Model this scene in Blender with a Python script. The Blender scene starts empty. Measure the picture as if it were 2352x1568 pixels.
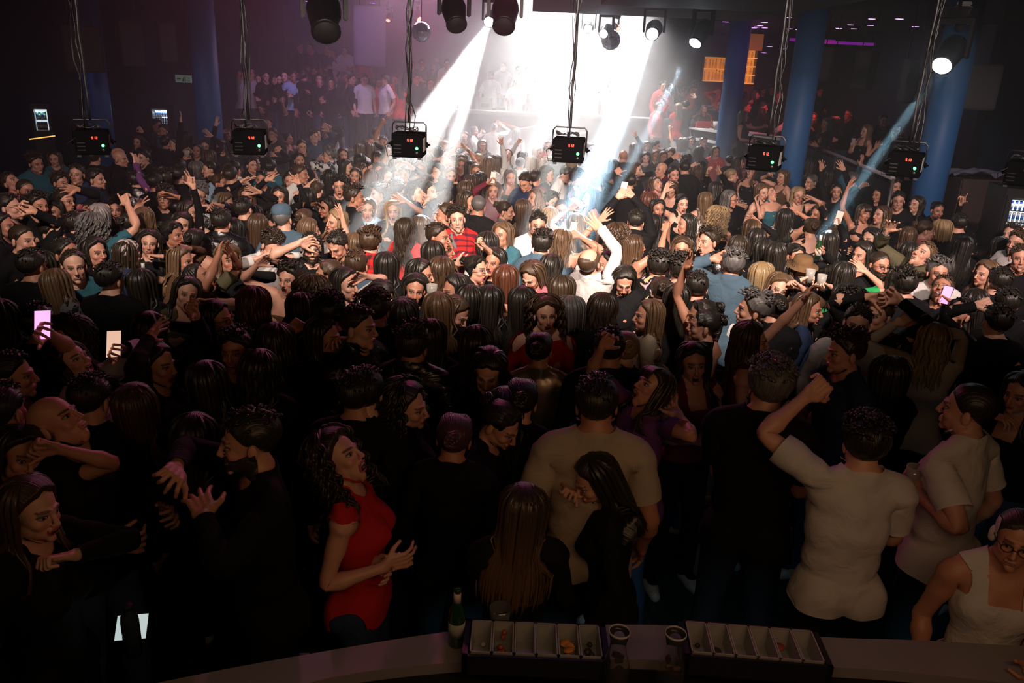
import bpy, bmesh, math, random, numpy as np
from mathutils import Vector, Matrix
SC = bpy.context.scene; C = SC.collection
# ---------------------------------------------------------------- camera, world, exposure
CAMZ, PITCH, ROLL, FPX = 3.15, math.radians(19.1), math.radians(2.6), 1829.
fw = Vector((0, math.cos(PITCH), -math.sin(PITCH))); r0 = Vector((1, 0, 0)); u0 = Vector((0, math.sin(PITCH), math.cos(PITCH)))
rt = r0 * math.cos(ROLL) + u0 * math.sin(ROLL); upv = u0 * math.cos(ROLL) - r0 * math.sin(ROLL); EYE = Vector((0, 0, CAMZ))
cd = bpy.data.cameras.new('camera'); cam = bpy.data.objects.new('camera', cd); C.objects.link(cam)
cam.matrix_world = Matrix(((rt.x, upv.x, -fw.x, 0), (rt.y, upv.y, -fw.y, 0), (rt.z, upv.z, -fw.z, CAMZ), (0, 0, 0, 1)))
cd.sensor_width = 36; cd.lens = 36 * FPX / 2352; cd.clip_start = .05; cd.clip_end = 200; SC.camera = cam
wd = bpy.data.worlds.new('world'); SC.world = wd; wd.use_nodes = True; bg = wd.node_tree.nodes['Background']; bg.inputs[0].default_value = (.02, .03, .05, 1); bg.inputs[1].default_value = .02
SC.view_settings.view_transform = 'Standard'; SC.view_settings.look = 'None'; SC.view_settings.gamma = 1; SC.view_settings.exposure = 0; SC.view_settings.use_curve_mapping = False
cy = SC.cycles; cy.max_bounces = 8; cy.diffuse_bounces = 2; cy.glossy_bounces = 2; cy.transmission_bounces = 8; cy.transparent_max_bounces = 6; cy.volume_bounces = 0
cy.use_denoising = True; cy.sample_clamp_indirect = 3; cy.caustics_reflective = False; cy.caustics_refractive = False; cy.use_adaptive_sampling = True; cy.adaptive_threshold = .02
def ray(px, py): return (fw + rt * ((px - 1176) / FPX) + upv * ((784 - py) / FPX))
def at_z(px, py, z): d = ray(px, py); return EYE + d * ((z - CAMZ) / d.z)
def at_y(px, py, Y): d = ray(px, py); return EYE + d * (Y / d.y)
def depth(p): return (Vector(p) - EYE).dot(fw)
def at_d(px, py, dd): return EYE + ray(px, py) * dd
def pix(p): q = Vector(p) - EYE; d = q.dot(fw); return 1176 + FPX * q.dot(rt) / d, 784 - FPX * q.dot(upv) / d
# ---------------------------------------------------------------- lights of the club
def aim(o, t): o.rotation_euler = (Vector(t) - o.location).to_track_quat('-Z', 'Y').to_euler()
def spot(loc, tgt, W, deg, col=(1, 1, 1), blend=.3, r=.05, name='spot_light'):
    l = bpy.data.lights.new(name, 'SPOT'); l.energy = W; l.color = col; l.spot_size = math.radians(deg); l.spot_blend = blend; l.shadow_soft_size = r
    o = bpy.data.objects.new(name, l); o.location = loc; C.objects.link(o); aim(o, tgt); return o
def area(loc, tgt, W, sx, sy, col=(1, 1, 1), spread=180, name='area_light'):
    l = bpy.data.lights.new(name, 'AREA'); l.energy = W; l.color = col; l.shape = 'RECTANGLE'; l.size = sx; l.size_y = sy; l.spread = math.radians(spread)
    o = bpy.data.objects.new(name, l); o.location = loc; C.objects.link(o); aim(o, tgt); return o
# ---------------------------------------------------------------- materials
def new_mat(name):
    m = bpy.data.materials.new(name); m.use_nodes = True; nt = m.node_tree; b = nt.nodes['Principled BSDF']; return m, nt, b
def NN(nt, t, **kw):
    n = nt.nodes.new(t)
    for k, v in kw.items():
        if k.startswith('i_'):
            n.inputs[int(k[2:]) if k[2:].isdigit() else k[2:].replace('_', ' ')].default_value = v
        else: setattr(n, k, v)
    return n
def mth(nt, op, a, b=None, c=None, clamp=False):
    n = nt.nodes.new('ShaderNodeMath'); n.operation = op; n.use_clamp = clamp
    for i, v in enumerate((a, b, c)):
        if v is None: continue
        if isinstance(v, (int, float)): n.inputs[i].default_value = v
        else: nt.links.new(v, n.inputs[i])
    return n.outputs[0]
def mixc(nt, f, a, b, mode='MIX'):
    n = nt.nodes.new('ShaderNodeMix'); n.data_type = 'RGBA'; n.blend_type = mode
    for s, v in ((0, f), (6, a), (7, b)):
        if isinstance(v, (int, float)): n.inputs[s].default_value = v
        elif isinstance(v, tuple): n.inputs[s].default_value = (*v[:3], 1)
        else: nt.links.new(v, n.inputs[s])
    return n.outputs[2]
def rest_xyz(nt):
    a = NN(nt, 'ShaderNodeAttribute', attribute_name='rest'); s = NN(nt, 'ShaderNodeSeparateXYZ'); nt.links.new(a.outputs['Vector'], s.inputs[0]); return a.outputs['Vector'], s.outputs[0], s.outputs[1], s.outputs[2]
TINTED = [False]
def obj_color(nt):
    if TINTED[0]: a = NN(nt, 'ShaderNodeAttribute', attribute_name='tint'); return a.outputs['Color'], a.outputs['Alpha'], a.outputs['Fac']
    o = NN(nt, 'ShaderNodeObjectInfo'); return o.outputs['Color'], o.outputs['Alpha'], o.outputs['Random']
def ellm(nt, x, z, cx, cz, rx, rz, soft=.15):
    """soft mask of an ellipse in the face's plane"""
    a = mth(nt, 'DIVIDE', mth(nt, 'SUBTRACT', x, cx), rx); b = mth(nt, 'DIVIDE', mth(nt, 'SUBTRACT', z, cz), rz)
    d = mth(nt, 'SQRT', mth(nt, 'ADD', mth(nt, 'MULTIPLY', a, a), mth(nt, 'MULTIPLY', b, b)))
    return mth(nt, 'MULTIPLY', mth(nt, 'SUBTRACT', 1 + soft, d), 1 / soft, clamp=True)
def skin_mat():
    m, nt, b = new_mat('skin'); v, x, y, z = rest_xyz(nt); col, alp, rnd = obj_color(nt)
    n = NN(nt, 'ShaderNodeTexNoise', i_Scale=14., i_Detail=3.); nt.links.new(v, n.inputs['Vector'])
    c = mixc(nt, mth(nt, 'MULTIPLY', n.outputs[0], .5), col, (.75, .36, .27), 'MULTIPLY')
    ax = mth(nt, 'ABSOLUTE', x); front = mth(nt, 'LESS_THAN', y, -.062)
    cheek = mth(nt, 'MULTIPLY', ellm(nt, ax, z, .040, 1.618, .018, .016, .8), .35); c = mixc(nt, mth(nt, 'MULTIPLY', cheek, front), c, (.62, .20, .15))
    lip = mth(nt, 'MULTIPLY', mth(nt, 'MULTIPLY', ellm(nt, ax, z, 0, 1.588, .021, .0105, .25), front), mth(nt, 'MULTIPLY_ADD', alp, .75, .15)); c = mixc(nt, lip, c, (.36, .045, .045))
    teeth = mth(nt, 'MULTIPLY', ellm(nt, ax, z, 0, 1.5899, .0125, .0012, .3), front); gap = mth(nt, 'MULTIPLY', ellm(nt, ax, z, 0, 1.5878, .0160, .0030, .3), front)
    c = mixc(nt, gap, c, (.03, .008, .006)); c = mixc(nt, teeth, c, (.55, .52, .46))
    brow = mth(nt, 'MULTIPLY', ellm(nt, ax, z, .030, 1.6765, .017, .0042, .5), mth(nt, 'MULTIPLY', front, .8)); c = mixc(nt, brow, c, (.02, .012, .008))
    lash = mth(nt, 'MULTIPLY', ellm(nt, ax, z, .031, 1.6545, .0150, .0085, .25), front); c = mixc(nt, mth(nt, 'MULTIPLY', lash, .85), c, (.02, .012, .01))
    ew = mth(nt, 'MULTIPLY', ellm(nt, ax, z, .031, 1.6525, .0115, .0048, .2), front); c = mixc(nt, ew, c, (.42, .40, .38))
    ir = mth(nt, 'MULTIPLY', ellm(nt, ax, z, .031, 1.6528, .0052, .0052, .2), front); c = mixc(nt, ir, c, (.02, .012, .008))
    nail = mth(nt, 'GREATER_THAN', ax, .885)
    nt.links.new(c, b.inputs['Base Color']); b.inputs['Roughness'].default_value = .48; b.inputs['Subsurface Weight'].default_value = 0
    bp = NN(nt, 'ShaderNodeBump', i_Strength=.12, i_Distance=.004); n2 = NN(nt, 'ShaderNodeTexNoise', i_Scale=160., i_Detail=2.); nt.links.new(v, n2.inputs['Vector']); nt.links.new(n2.outputs[0], bp.inputs['Height']); nt.links.new(bp.outputs[0], b.inputs['Normal'])
    return m
def hair_mat():
    m, nt, b = new_mat('hair'); v, x, y, z = rest_xyz(nt); col, alp, rnd = obj_color(nt)
    cx = NN(nt, 'ShaderNodeCombineXYZ'); nt.links.new(mth(nt, 'MULTIPLY', x, 3.), cx.inputs[0]); nt.links.new(mth(nt, 'MULTIPLY', y, 2.), cx.inputs[1]); nt.links.new(z, cx.inputs[2])
    n = NN(nt, 'ShaderNodeTexNoise', i_Scale=2.2, i_Detail=3.); nt.links.new(cx.outputs[0], n.inputs['Vector'])
    c = mixc(nt, mth(nt, 'MULTIPLY_ADD', n.outputs[0], 1.6, -.45, clamp=True), mixc(nt, .62, col, (0, 0, 0)), mixc(nt, .04, col, (.9, .75, .5)))
    tip = mth(nt, 'MULTIPLY', mth(nt, 'MULTIPLY', y, alp), 1.1, clamp=True); c = mixc(nt, tip, c, (.34, .19, .09))
    nt.links.new(c, b.inputs['Base Color']); b.inputs['Roughness'].default_value = .38; b.inputs['Specular IOR Level'].default_value = .45
    bp = NN(nt, 'ShaderNodeBump', i_Strength=.5, i_Distance=.01); nt.links.new(n.outputs[0], bp.inputs['Height']); nt.links.new(bp.outputs[0], b.inputs['Normal'])
    return m
def cloth_mat(kind):
    m, nt, b = new_mat('cloth_' + kind); v, x, y, z = rest_xyz(nt); col, alp, rnd = obj_color(nt); rough = .85; c = col
    wn = NN(nt, 'ShaderNodeTexNoise', i_Scale=9., i_Detail=4., i_Distortion=.6); nt.links.new(v, wn.inputs['Vector'])
    c = mixc(nt, .35, c, mixc(nt, mth(nt, 'MULTIPLY_ADD', wn.outputs[0], 1.4, -.2, clamp=True), (.45, .45, .45), (1, 1, 1)), 'MULTIPLY'); bs, bd, h = .6, .03, wn.outputs[0]
    def band(s, per, duty): return mth(nt, 'LESS_THAN', mth(nt, 'FRACT', mth(nt, 'DIVIDE', mth(nt, 'ADD', s, 5.), per)), duty)
    if kind == 'plaid':
        a = band(x, .075, .42); d = band(z, .075, .42); k = mth(nt, 'MULTIPLY', mth(nt, 'ADD', a, d), .46); l = mth(nt, 'MULTIPLY', band(z, .075, .06), .6)
        c = mixc(nt, k, c, (.012, .010, .012)); c = mixc(nt, l, c, (.01, .01, .01))
    elif kind == 'plaidwide':
        d = band(z, .055, .38); a = band(x, .11, .22); c = mixc(nt, mth(nt, 'MULTIPLY', d, .8), c, (.015, .01, .02)); c = mixc(nt, mth(nt, 'MULTIPLY', a, .55), c, (.02, .01, .02))
    elif kind == 'stripe': c = mixc(nt, band(z, .030, .5), c, (.01, .01, .012))
    elif kind in ('floral', 'leopard', 'blotch'):
        vo = NN(nt, 'ShaderNodeTexVoronoi', i_Scale={'floral': 24., 'leopard': 42., 'blotch': 15.}[kind], i_Randomness=1.); w2 = NN(nt, 'ShaderNodeMix', data_type='VECTOR'); w2.inputs[0].default_value = .14; nt.links.new(v, w2.inputs[4]); nt.links.new(wn.outputs['Color'], w2.inputs[5]); nt.links.new(w2.outputs[1], vo.inputs['Vector'])
        k = mth(nt, 'LESS_THAN', vo.outputs['Distance'], .38 if kind != 'blotch' else .46)
        if kind == 'floral': c = mixc(nt, k, c, mixc(nt, .8, vo.outputs['Color'], (.5, .34, .26)))
        else: c = mixc(nt, k, c, (.012, .012, .014))
    elif kind in ('leather', 'satin'): rough = .32 if kind == 'leather' else .30; bs = .9
    elif kind == 'denim': rough = .9
    elif kind in ('sequin', 'sparkle'):
        vo = NN(nt, 'ShaderNodeTexVoronoi', i_Scale=150.); nt.links.new(v, vo.inputs['Vector']); nm = NN(nt, 'ShaderNodeBump', i_Strength=1., i_Distance=.05); nt.links.new(vo.outputs['Color'], nm.inputs['Height'])
        nt.links.new(nm.outputs[0], b.inputs['Normal']); b.inputs['Metallic'].default_value = .75; rough = .28; h = None
    nt.links.new(c, b.inputs['Base Color']); b.inputs['Roughness'].default_value = rough; b.inputs['Specular IOR Level'].default_value = .22 if kind != 'leather' else .8
    if h is not None:
        bp = NN(nt, 'ShaderNodeBump', i_Strength=bs, i_Distance=bd); nt.links.new(h, bp.inputs['Height']); nt.links.new(bp.outputs[0], b.inputs['Normal'])
    return m
def plain(name, col, rough=.6, metal=0, spec=.5, emit=None, es=0, noise=0, nscale=6., bump=0, coat=0, alpha=None, trans=0):
    m, nt, b = new_mat(name); b.inputs['Base Color'].default_value = (*col, 1); b.inputs['Roughness'].default_value = rough; b.inputs['Metallic'].default_value = metal; b.inputs['Specular IOR Level'].default_value = spec
    if noise or bump:
        tc = NN(nt, 'ShaderNodeTexCoord'); n = NN(nt, 'ShaderNodeTexNoise', i_Scale=nscale, i_Detail=4.); nt.links.new(tc.outputs['Object'], n.inputs['Vector'])
        if noise: nt.links.new(mixc(nt, mth(nt, 'MULTIPLY', n.outputs[0], noise), (*col, 1), tuple(x * .35 for x in col)), b.inputs['Base Color'])
        if bump: bp = NN(nt, 'ShaderNodeBump', i_Strength=bump, i_Distance=.02); nt.links.new(n.outputs[0], bp.inputs['Height']); nt.links.new(bp.outputs[0], b.inputs['Normal'])
    if emit: b.inputs['Emission Color'].default_value = (*emit, 1); b.inputs['Emission Strength'].default_value = es
    if coat: b.inputs['Coat Weight'].default_value = coat
    if trans: b.inputs['Transmission Weight'].default_value = trans
    return m
WHT = (1, .985, .95); COOL = (.55, .82, 1.0); WARM = (1, .80, .68); PUR = (.45, .12, 1); RED = (1, .03, .02); ORA = (1, .57, .29)
# white wash over the DJ booth, in the haze
area((1.7, 21.0, 4.85), (1.3, 19.4, 0), 1450, 2.6, 1.6, (1, .97, .95), 95)
area((0.4, 18.0, 4.85), (-.3, 15.5, 0), 480, 2.0, 1.2, (1, .97, .95), 90)
# wash over the middle of the dance floor, hung above the first rows
for x, tx, ty, w, c in ((-5.0, -6.2, 9.5, 380, (1, .62, .62)), (-2.6, -2.9, 9.4, 1350, WARM), (-.4, -.4, 9.2, 2700, WARM), (1.4, 1.5, 9.2, 2900, WARM), (3.6, 4.0, 9.4, 1900, (1, .76, .68)), (5.4, 6.2, 9.5, 330, (1, .7, .66))):
    spot((x, 2.6, 4.85), (tx, ty, 1.3), w, 56, c, 1.0, .12)
spot((0.6, 16.5, 4.8), (0.1, 10.5, 1.2), 5200, 44, WHT, .9, .15)
spot((3.2, 15.5, 4.8), (2.6, 9.0, 1.2), 800, 44, (1, .9, .82), .9, .15)
# warm light of the bar on the first rows, red and violet washes
area((.8, .9, 2.75), (.6, 3.2, 1.2), 7.5, 2.4, .3, ORA, 160)
area((-2.2, 1.2, 2.75), (-2.0, 3.4, 1.2), .9, 1.2, .3, ORA, 160)
spot((-3.0, 10.5, 4.7), (-3.4, 5.4, 1.5), 200, 60, (.95, .25, .45), .9, .1)
spot((.3, 9.5, 4.7), (.0, 4.6, 1.5), 220, 56, (.9, .12, .3), .9, .1)
spot((.6, 4.6, 4.8), (.4, 2.6, 1.1), 14, 50, (.7, .3, 1), .9, .1)
spot((-4.6, 17, 4.8), (-4.6, 22, 2.4), 380, 80, (.62, .36, .95), .9, .2)
spot((6.4, 17.6, 3.9), (6.4, 21, 1.8), 300, 80, RED, .9, .1)
spot((-2.2, 19.6, 4.6), (-3.4, 22.5, 2.2), 260, 60, RED, .9, .1)
for p, w in (((-9.0, 14.0, 3.3), 11), ((-5.8, 12.6, 3.4), 8), ((6.9, 9.6, 3.0), 7), ((5.6, 12.2, 3.2), 5)): spot(p, (p[0], p[1] + 1.8, 1.6), w, 95, (.05, .28, 1), .8, .15)
area((-2.2, 18.5, 4.8), (-2.4, 17.0, 0), 120, 2.5, 1.5, (.95, .5, .75), 140)
area((1.2, 2.95, .55), (1.3, 4.6, 0), 1.3, 3.0, .08, (.15, .6, .8), 150)
# ---------------------------------------------------------------- people: one sculpted base body, posed per person
def nrm(v):
    v = np.asarray(v, float); return v / (np.linalg.norm(v, axis=-1, keepdims=True) + 1e-12)
def sstep(a, b, x):
    t = np.clip((x - a) / (b - a), 0, 1); return t * t * (3 - 2 * t)
PR = []   # (kind, a, b/r, r1, r2, k)
def ell(c, r, k=.02): PR.append(('e', np.array(c, float), np.array(r, float), 0, 0, k))
def cap(a, b, r1, r2, k=.02): PR.append(('c', np.array(a, float), np.array(b, float), r1, r2, k))
def both(f, a, b, *r):
    for s in (1, -1):
        m = np.array([s, 1, 1]); f(np.array(a) * m, (np.array(b) * m if f is cap else b), *r)
FING = []
def build_prims():
    ell((0, .005, .955), (.150, .108, .115), .05); ell((0, .0, 1.10), (.138, .098, .15), .05)
    ell((0, .0, 1.29), (.162, .112, .16), .05); ell((0, .012, 1.40), (.165, .092, .085), .04)
    both(ell, (.075, -.072, 1.33), (.07, .045, .055), .04); both(ell, (.085, .07, .93), (.085, .06, .09), .04)
    both(cap, (.05, .012, 1.455), (.185, .012, 1.447), .055, .056, .035)
    both(cap, (.02, .03, 1.54), (.14, .02, 1.475), .040, .034, .03)
    both(cap, (.19, .012, 1.445), (.30, .012, 1.445), .056, .048, .03)
    both(cap, (.28, .012, 1.445), (.46, .012, 1.445), .047, .037, .02)
    both(cap, (.46, .012, 1.445), (.53, .012, 1.445), .037, .041, .02)
    both(cap, (.53, .012, 1.445), (.70, .010, 1.445), .040, .026, .02)
    both(cap, (.70, .008, 1.445), (.735, -.014, 1.445), .023, .017, .012)
    both(cap, (.70, .012, 1.445), (.735, .028, 1.445), .023, .016, .012)
    fy = [(-.034, -.062, .074), (-.011, -.018, .082), (.012, .024, .075), (.034, .062, .058)]
    for y0, y1, L in fy:
        both(cap, (.735, y0 * .8, 1.445), (.808, y0, 1.447), .0135, .0115, .010)
        d = nrm((1, (y1 - y0) / .085, -.10)); p0 = np.array((.812, y0, 1.447)); p1 = p0 + d * L * .48; d2 = nrm(d + (0, 0, -.16)); p2 = p1 + d2 * L * .52
        both(cap, p0, p1, .0100, .0088, .003); both(cap, p1, p2, .0088, .0072, .002); FING.append((p0, p1, p2))
    t0, t1, t2 = np.array((.742, -.030, 1.437)), np.array((.772, -.066, 1.430)), np.array((.806, -.086, 1.426))
    both(cap, (.728, -.014, 1.440), t0, .017, .016, .012); both(cap, t0, t1, .0145, .0115, .008); both(cap, t1, t2, .0110, .0085, .003)
    FING.insert(0, (t0, t1, t2))
    cap((0, .028, 1.46), (0, .008, 1.585), .060, .053, .03)
    both(cap, (.088, 0, .93), (.097, -.008, .52), .088, .054, .035)
    both(cap, (.097, -.005, .52), (.099, .018, .37), .051, .054, .02)
    both(cap, (.099, .018, .37), (.1, .02, .10), .052, .034, .02)
    both(cap, (.1, .035, .05), (.105, -.07, .045), .036, .034, .02); both(cap, (.105, -.07, .042), (.112, -.135, .028), .034, .026, .02)
    # head
    ell((0, .014, 1.690), (.075, .094, .079), .02); ell((0, -.030, 1.632), (.058, .060, .082), .025)
    ell((0, -.042, 1.578), (.046, .046, .034), .02); ell((0, -.084, 1.553), (.019, .014, .015), .015)
    both(ell, (.037, -.062, 1.622), (.020, .020, .020), .015); both(ell, (.050, -.010, 1.585), (.012, .022, .022), .02)
    both(cap, (.010, -.089, 1.672), (.040, -.077, 1.673), .0095, .008, .010)
    cap((0, -.091, 1.665), (0, -.113, 1.622), .0075, .0105, .008); both(ell, (.0115, -.103, 1.617), (.0065, .009, .0065), .006)
    cap((-.017, -.093, 1.5935), (.017, -.093, 1.5935), .0065, .0065, .006); cap((-.014, -.093, 1.583), (.014, -.093, 1.583), .0075, .0075, .006)
    both(ell, (.0785, .012, 1.638), (.008, .018, .031), .006)
def prim_d(p, q):
    kind, a, b, r1, r2, k = q
    if kind == 'e':
        x = (p - a) / b; n = np.linalg.norm(x, axis=1); return (n - 1) * n / (np.linalg.norm(x / b, axis=1) + 1e-9)
    ab = b - a; t = np.clip(((p - a) @ ab) / (ab @ ab), 0, 1)
    return np.linalg.norm(p - a - t[:, None] * ab, axis=1) - (r1 + (r2 - r1) * t)
def smin(d, e, k):
    h = np.maximum(k - np.abs(d - e), 0) / k; return np.minimum(d, e) - h * h * k / 4
def sdf(p):
    d = np.full(len(p), 1.0)
    for q in PR:
        pad = q[5] + .03
        if q[0] == 'e': lo, hi = q[1] - q[2], q[1] + q[2]
        else: r = max(q[3], q[4]); lo, hi = np.minimum(q[1], q[2]) - r, np.maximum(q[1], q[2]) + r
        m = np.all((p > lo - pad) & (p < hi + pad), axis=1)
        if m.any(): d[m] = smin(d[m], prim_d(p[m], q), q[5])
    m = p[:, 2] > 1.6
    for s in (1, -1):
        e = np.linalg.norm((p[m] - np.array((s * .031, -.107, 1.653))) / np.array((1.15, 1, .85)), axis=1) - .017
        dm = -smin(-d[m], e, .010)
        e2 = np.linalg.norm(p[m] - np.array((s * .031, -.0765, 1.653)), axis=1) - .0125
        d[m] = smin(dm, e2, .002)
    m = (p[:, 2] > 1.57) & (p[:, 2] < 1.61) & (p[:, 1] < -.07)
    if m.any():
        e = np.linalg.norm((p[m] - np.array((0, -.102, 1.5882))) / np.array((.019, .008, .0022)), axis=1)
        d[m] = np.maximum(d[m], (1 - e) * .0022)
    return d
def mesh_arrays(me):
    v = np.empty(len(me.vertices) * 3); me.vertices.foreach_get('co', v)
    me.calc_loop_triangles(); t = np.empty(len(me.loop_triangles) * 3, np.int32); me.loop_triangles.foreach_get('vertices', t)
    return v.reshape(-1, 3), t.reshape(-1, 3)
def modded(v, f, mods, vg=None):
    me = bpy.data.meshes.new('tmp'); me.from_pydata([tuple(x) for x in v], [], [tuple(int(i) for i in x) for x in f]); o = bpy.data.objects.new('tmp', me)
    bpy.context.scene.collection.objects.link(o)
    if vg is not None:
        g = o.vertex_groups.new(name='w')
        q = np.round(vg, 1)
        for val in np.unique(q): g.add([int(i) for i in np.nonzero(q == val)[0]], float(val), 'REPLACE')
    for kind, kw in mods:
        m = o.modifiers.new('m', kind)
        for k_, x_ in kw.items(): setattr(m, k_, x_)
    e = o.evaluated_get(bpy.context.evaluated_depsgraph_get()); em = e.to_mesh(); V, T = mesh_arrays(em); e.to_mesh_clear()
    bpy.data.objects.remove(o); bpy.data.meshes.remove(me); return V, T
def vnormals(v, t):
    n = np.cross(v[t[:, 1]] - v[t[:, 0]], v[t[:, 2]] - v[t[:, 0]]); o = np.zeros_like(v)
    for i in range(3):
        for c in range(3): o[:, c] += np.bincount(t[:, i], n[:, c], len(v))
    return nrm(o)
def prim_mesh(q):
    bm = bmesh.new()
    if q[0] == 'e':
        bmesh.ops.create_icosphere(bm, subdivisions=4, radius=1); v = np.array([x.co for x in bm.verts]) * q[2] * 1.01 + q[1]
    else:
        bmesh.ops.create_uvsphere(bm, u_segments=20, v_segments=12, radius=1); v = np.array([x.co for x in bm.verts])
        ax = nrm(q[2] - q[1]); o = nrm(np.cross(ax, (0, 0, 1) if abs(ax[2]) < .9 else (1, 0, 0))); w = np.cross(ax, o)
        M = np.stack([o, w, ax]); up = v[:, 2] > 0; base = np.where(up[:, None], q[2], q[1]); r = np.where(up, q[4], q[3])
        v = base + (v * r[:, None]) @ M
    f = [[x.index for x in fc.verts] for fc in bm.faces]; bm.free(); return v, f
def base_body():
    build_prims(); V = []; F = []; n = 0
    for q in PR:
        v, f = prim_mesh(q); V.append(v); F += [[i + n for i in x] for x in f]; n += len(v)
    V, T = modded(np.concatenate(V), F, [('REMESH', dict(mode='VOXEL', voxel_size=.0045, adaptivity=0))])
    for it in range(6):
        d = sdf(V); e = .0012; g = np.stack([(sdf(V + np.eye(3)[i] * e) - sdf(V - np.eye(3)[i] * e)) / (2 * e) for i in range(3)], 1)
        V = V - nrm(g) * np.clip(d, -.006, .006)[:, None] * .8
    # one relaxation to even the grid
    e = np.concatenate([T[:, [0, 1]], T[:, [1, 2]], T[:, [2, 0]]]); e = np.concatenate([e, e[:, ::-1]])
    cnt = np.bincount(e[:, 0], minlength=len(V))[:, None]; avg = np.stack([np.bincount(e[:, 0], V[e[:, 1], c], len(V)) for c in range(3)], 1) / cnt
    w = np.where(V[:, 2] > 1.56, .25, .5) * np.where(np.abs(V[:, 0]) > .8, .4, 1); V = V + (avg - V) * w[:, None]
    return V, T
def lod(V, T, ratio):
    face = sstep(.02, .0, V[:, 1] + .05) * (V[:, 2] > 1.54)
    g = 1 - np.clip(.35 * (V[:, 2] > 1.54) + .6 * face + .8 * (np.abs(V[:, 0]) > .72), 0, .95)
    return modded(V, T, [('DECIMATE', dict(ratio=ratio, vertex_group='w', vertex_group_factor=3.0))], vg=g)
# ---- bones: index, parent, rest joint
BN = ['pel', 'spi', 'che', 'nec', 'hea']; BP = [-1, 0, 1, 2, 3]; BJ = [(0, 0, .97), (0, .01, 1.08), (0, .015, 1.24), (0, .022, 1.50), (0, .005, 1.585)]
def _bones():
    for s, n in ((1, 'L'), (-1, 'R')):
        b = len(BN); m = np.array([s, 1, 1])
        for nm, pa, j in (('cla', 2, (.03, .012, 1.455)), ('arm', b, (.185, .012, 1.445)), ('for', b + 1, (.46, .012, 1.445)), ('han', b + 2, (.712, .010, 1.445)),
                          ('thi', 0, (.09, 0, .92)), ('cal', b + 4, (.097, -.004, .50)), ('foo', b + 5, (.1, .02, .085))):
            BN.append(nm + n); BP.append(pa); BJ.append(tuple(np.array(j) * m))
        for i, (p0, p1, p2) in enumerate(FING):
            BN.append('f%da%s' % (i, n)); BP.append(b + 3); BJ.append(tuple(p0 * m)); BN.append('f%db%s' % (i, n)); BP.append(len(BN) - 2); BJ.append(tuple(p1 * m))
def weights(V):
    W = np.zeros((len(V), len(BN))); x, y, z = V.T; ax = np.abs(x); L = {n: i for i, n in enumerate(BN)}
    t = ax + .6 * (z - 1.445); armw = sstep(.125, .235, t) * (z > 1.2) * sstep(.09, .13, ax) * (z < 1.56)
    claw = sstep(.03, .10, ax) * sstep(1.36, 1.43, z) * (1 - armw) * (1 - sstep(1.50, 1.55, z)) * .8
    legw = (1 - sstep(.84, .96, z - .25 * (ax - .08) * 0)) * sstep(-.01, .03, ax)
    core = 1 - armw - claw
    a = sstep(1.03, 1.13, z); b = sstep(1.17, 1.30, z); c = sstep(1.475, 1.535, z); d = sstep(1.545, 1.60, z - .35 * (y < -.02) * (y + .02) * 1.0)
    W[:, 0] = (1 - a) * (1 - legw); W[:, 1] = a * (1 - b); W[:, 2] = b * (1 - c); W[:, 3] = c * (1 - d); W[:, 4] = d
    W[:, :5] *= core[:, None]
    for s, n in ((1, 'L'), (-1, 'R')):
        sd = (x * s > 0)
        e = sstep(.435, .485, ax); h = sstep(.700, .728, ax); f = sstep(.795, .815, ax)
        W[:, L['cla' + n]] = claw * sd; W[:, L['arm' + n]] = armw * (1 - e) * sd; W[:, L['for' + n]] = armw * e * (1 - h) * sd; hand = armw * h * sd
        P = np.stack([ax, y, z], 1); D = []
        for p0, p1, p2 in FING:
            ab = p2 - p0; tt = np.clip(((P - p0) @ ab) / (ab @ ab), 0, 1); D.append(np.linalg.norm(P - p0 - tt[:, None] * ab, axis=1))
        D = np.array(D); k = D.argmin(0); th = sstep(-.026, -.040, y) * sstep(.735, .755, ax); fw = np.where(k == 0, th, f * (ax > .795)); fw = np.where((k == 0) & (ax < .735), 0, fw)
        W[:, L['han' + n]] = hand * (1 - fw)
        for i, (p0, p1, p2) in enumerate(FING):
            u = nrm(p2 - p0); q = sstep(-.006, .006, (P - p1) @ u); m = (k == i) * hand * fw
            W[:, L['f%da%s' % (i, n)]] = m * (1 - q); W[:, L['f%db%s' % (i, n)]] = m * q
        kn = 1 - sstep(.45, .55, z); an = 1 - sstep(.07, .13, z); lw = legw * sd * (z < 1)
        W[:, L['thi' + n]] = lw * (1 - kn); W[:, L['cal' + n]] = lw * kn * (1 - an); W[:, L['foo' + n]] = lw * kn * an
    W[:, 0] += 1 - W.sum(1)
    return W
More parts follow.
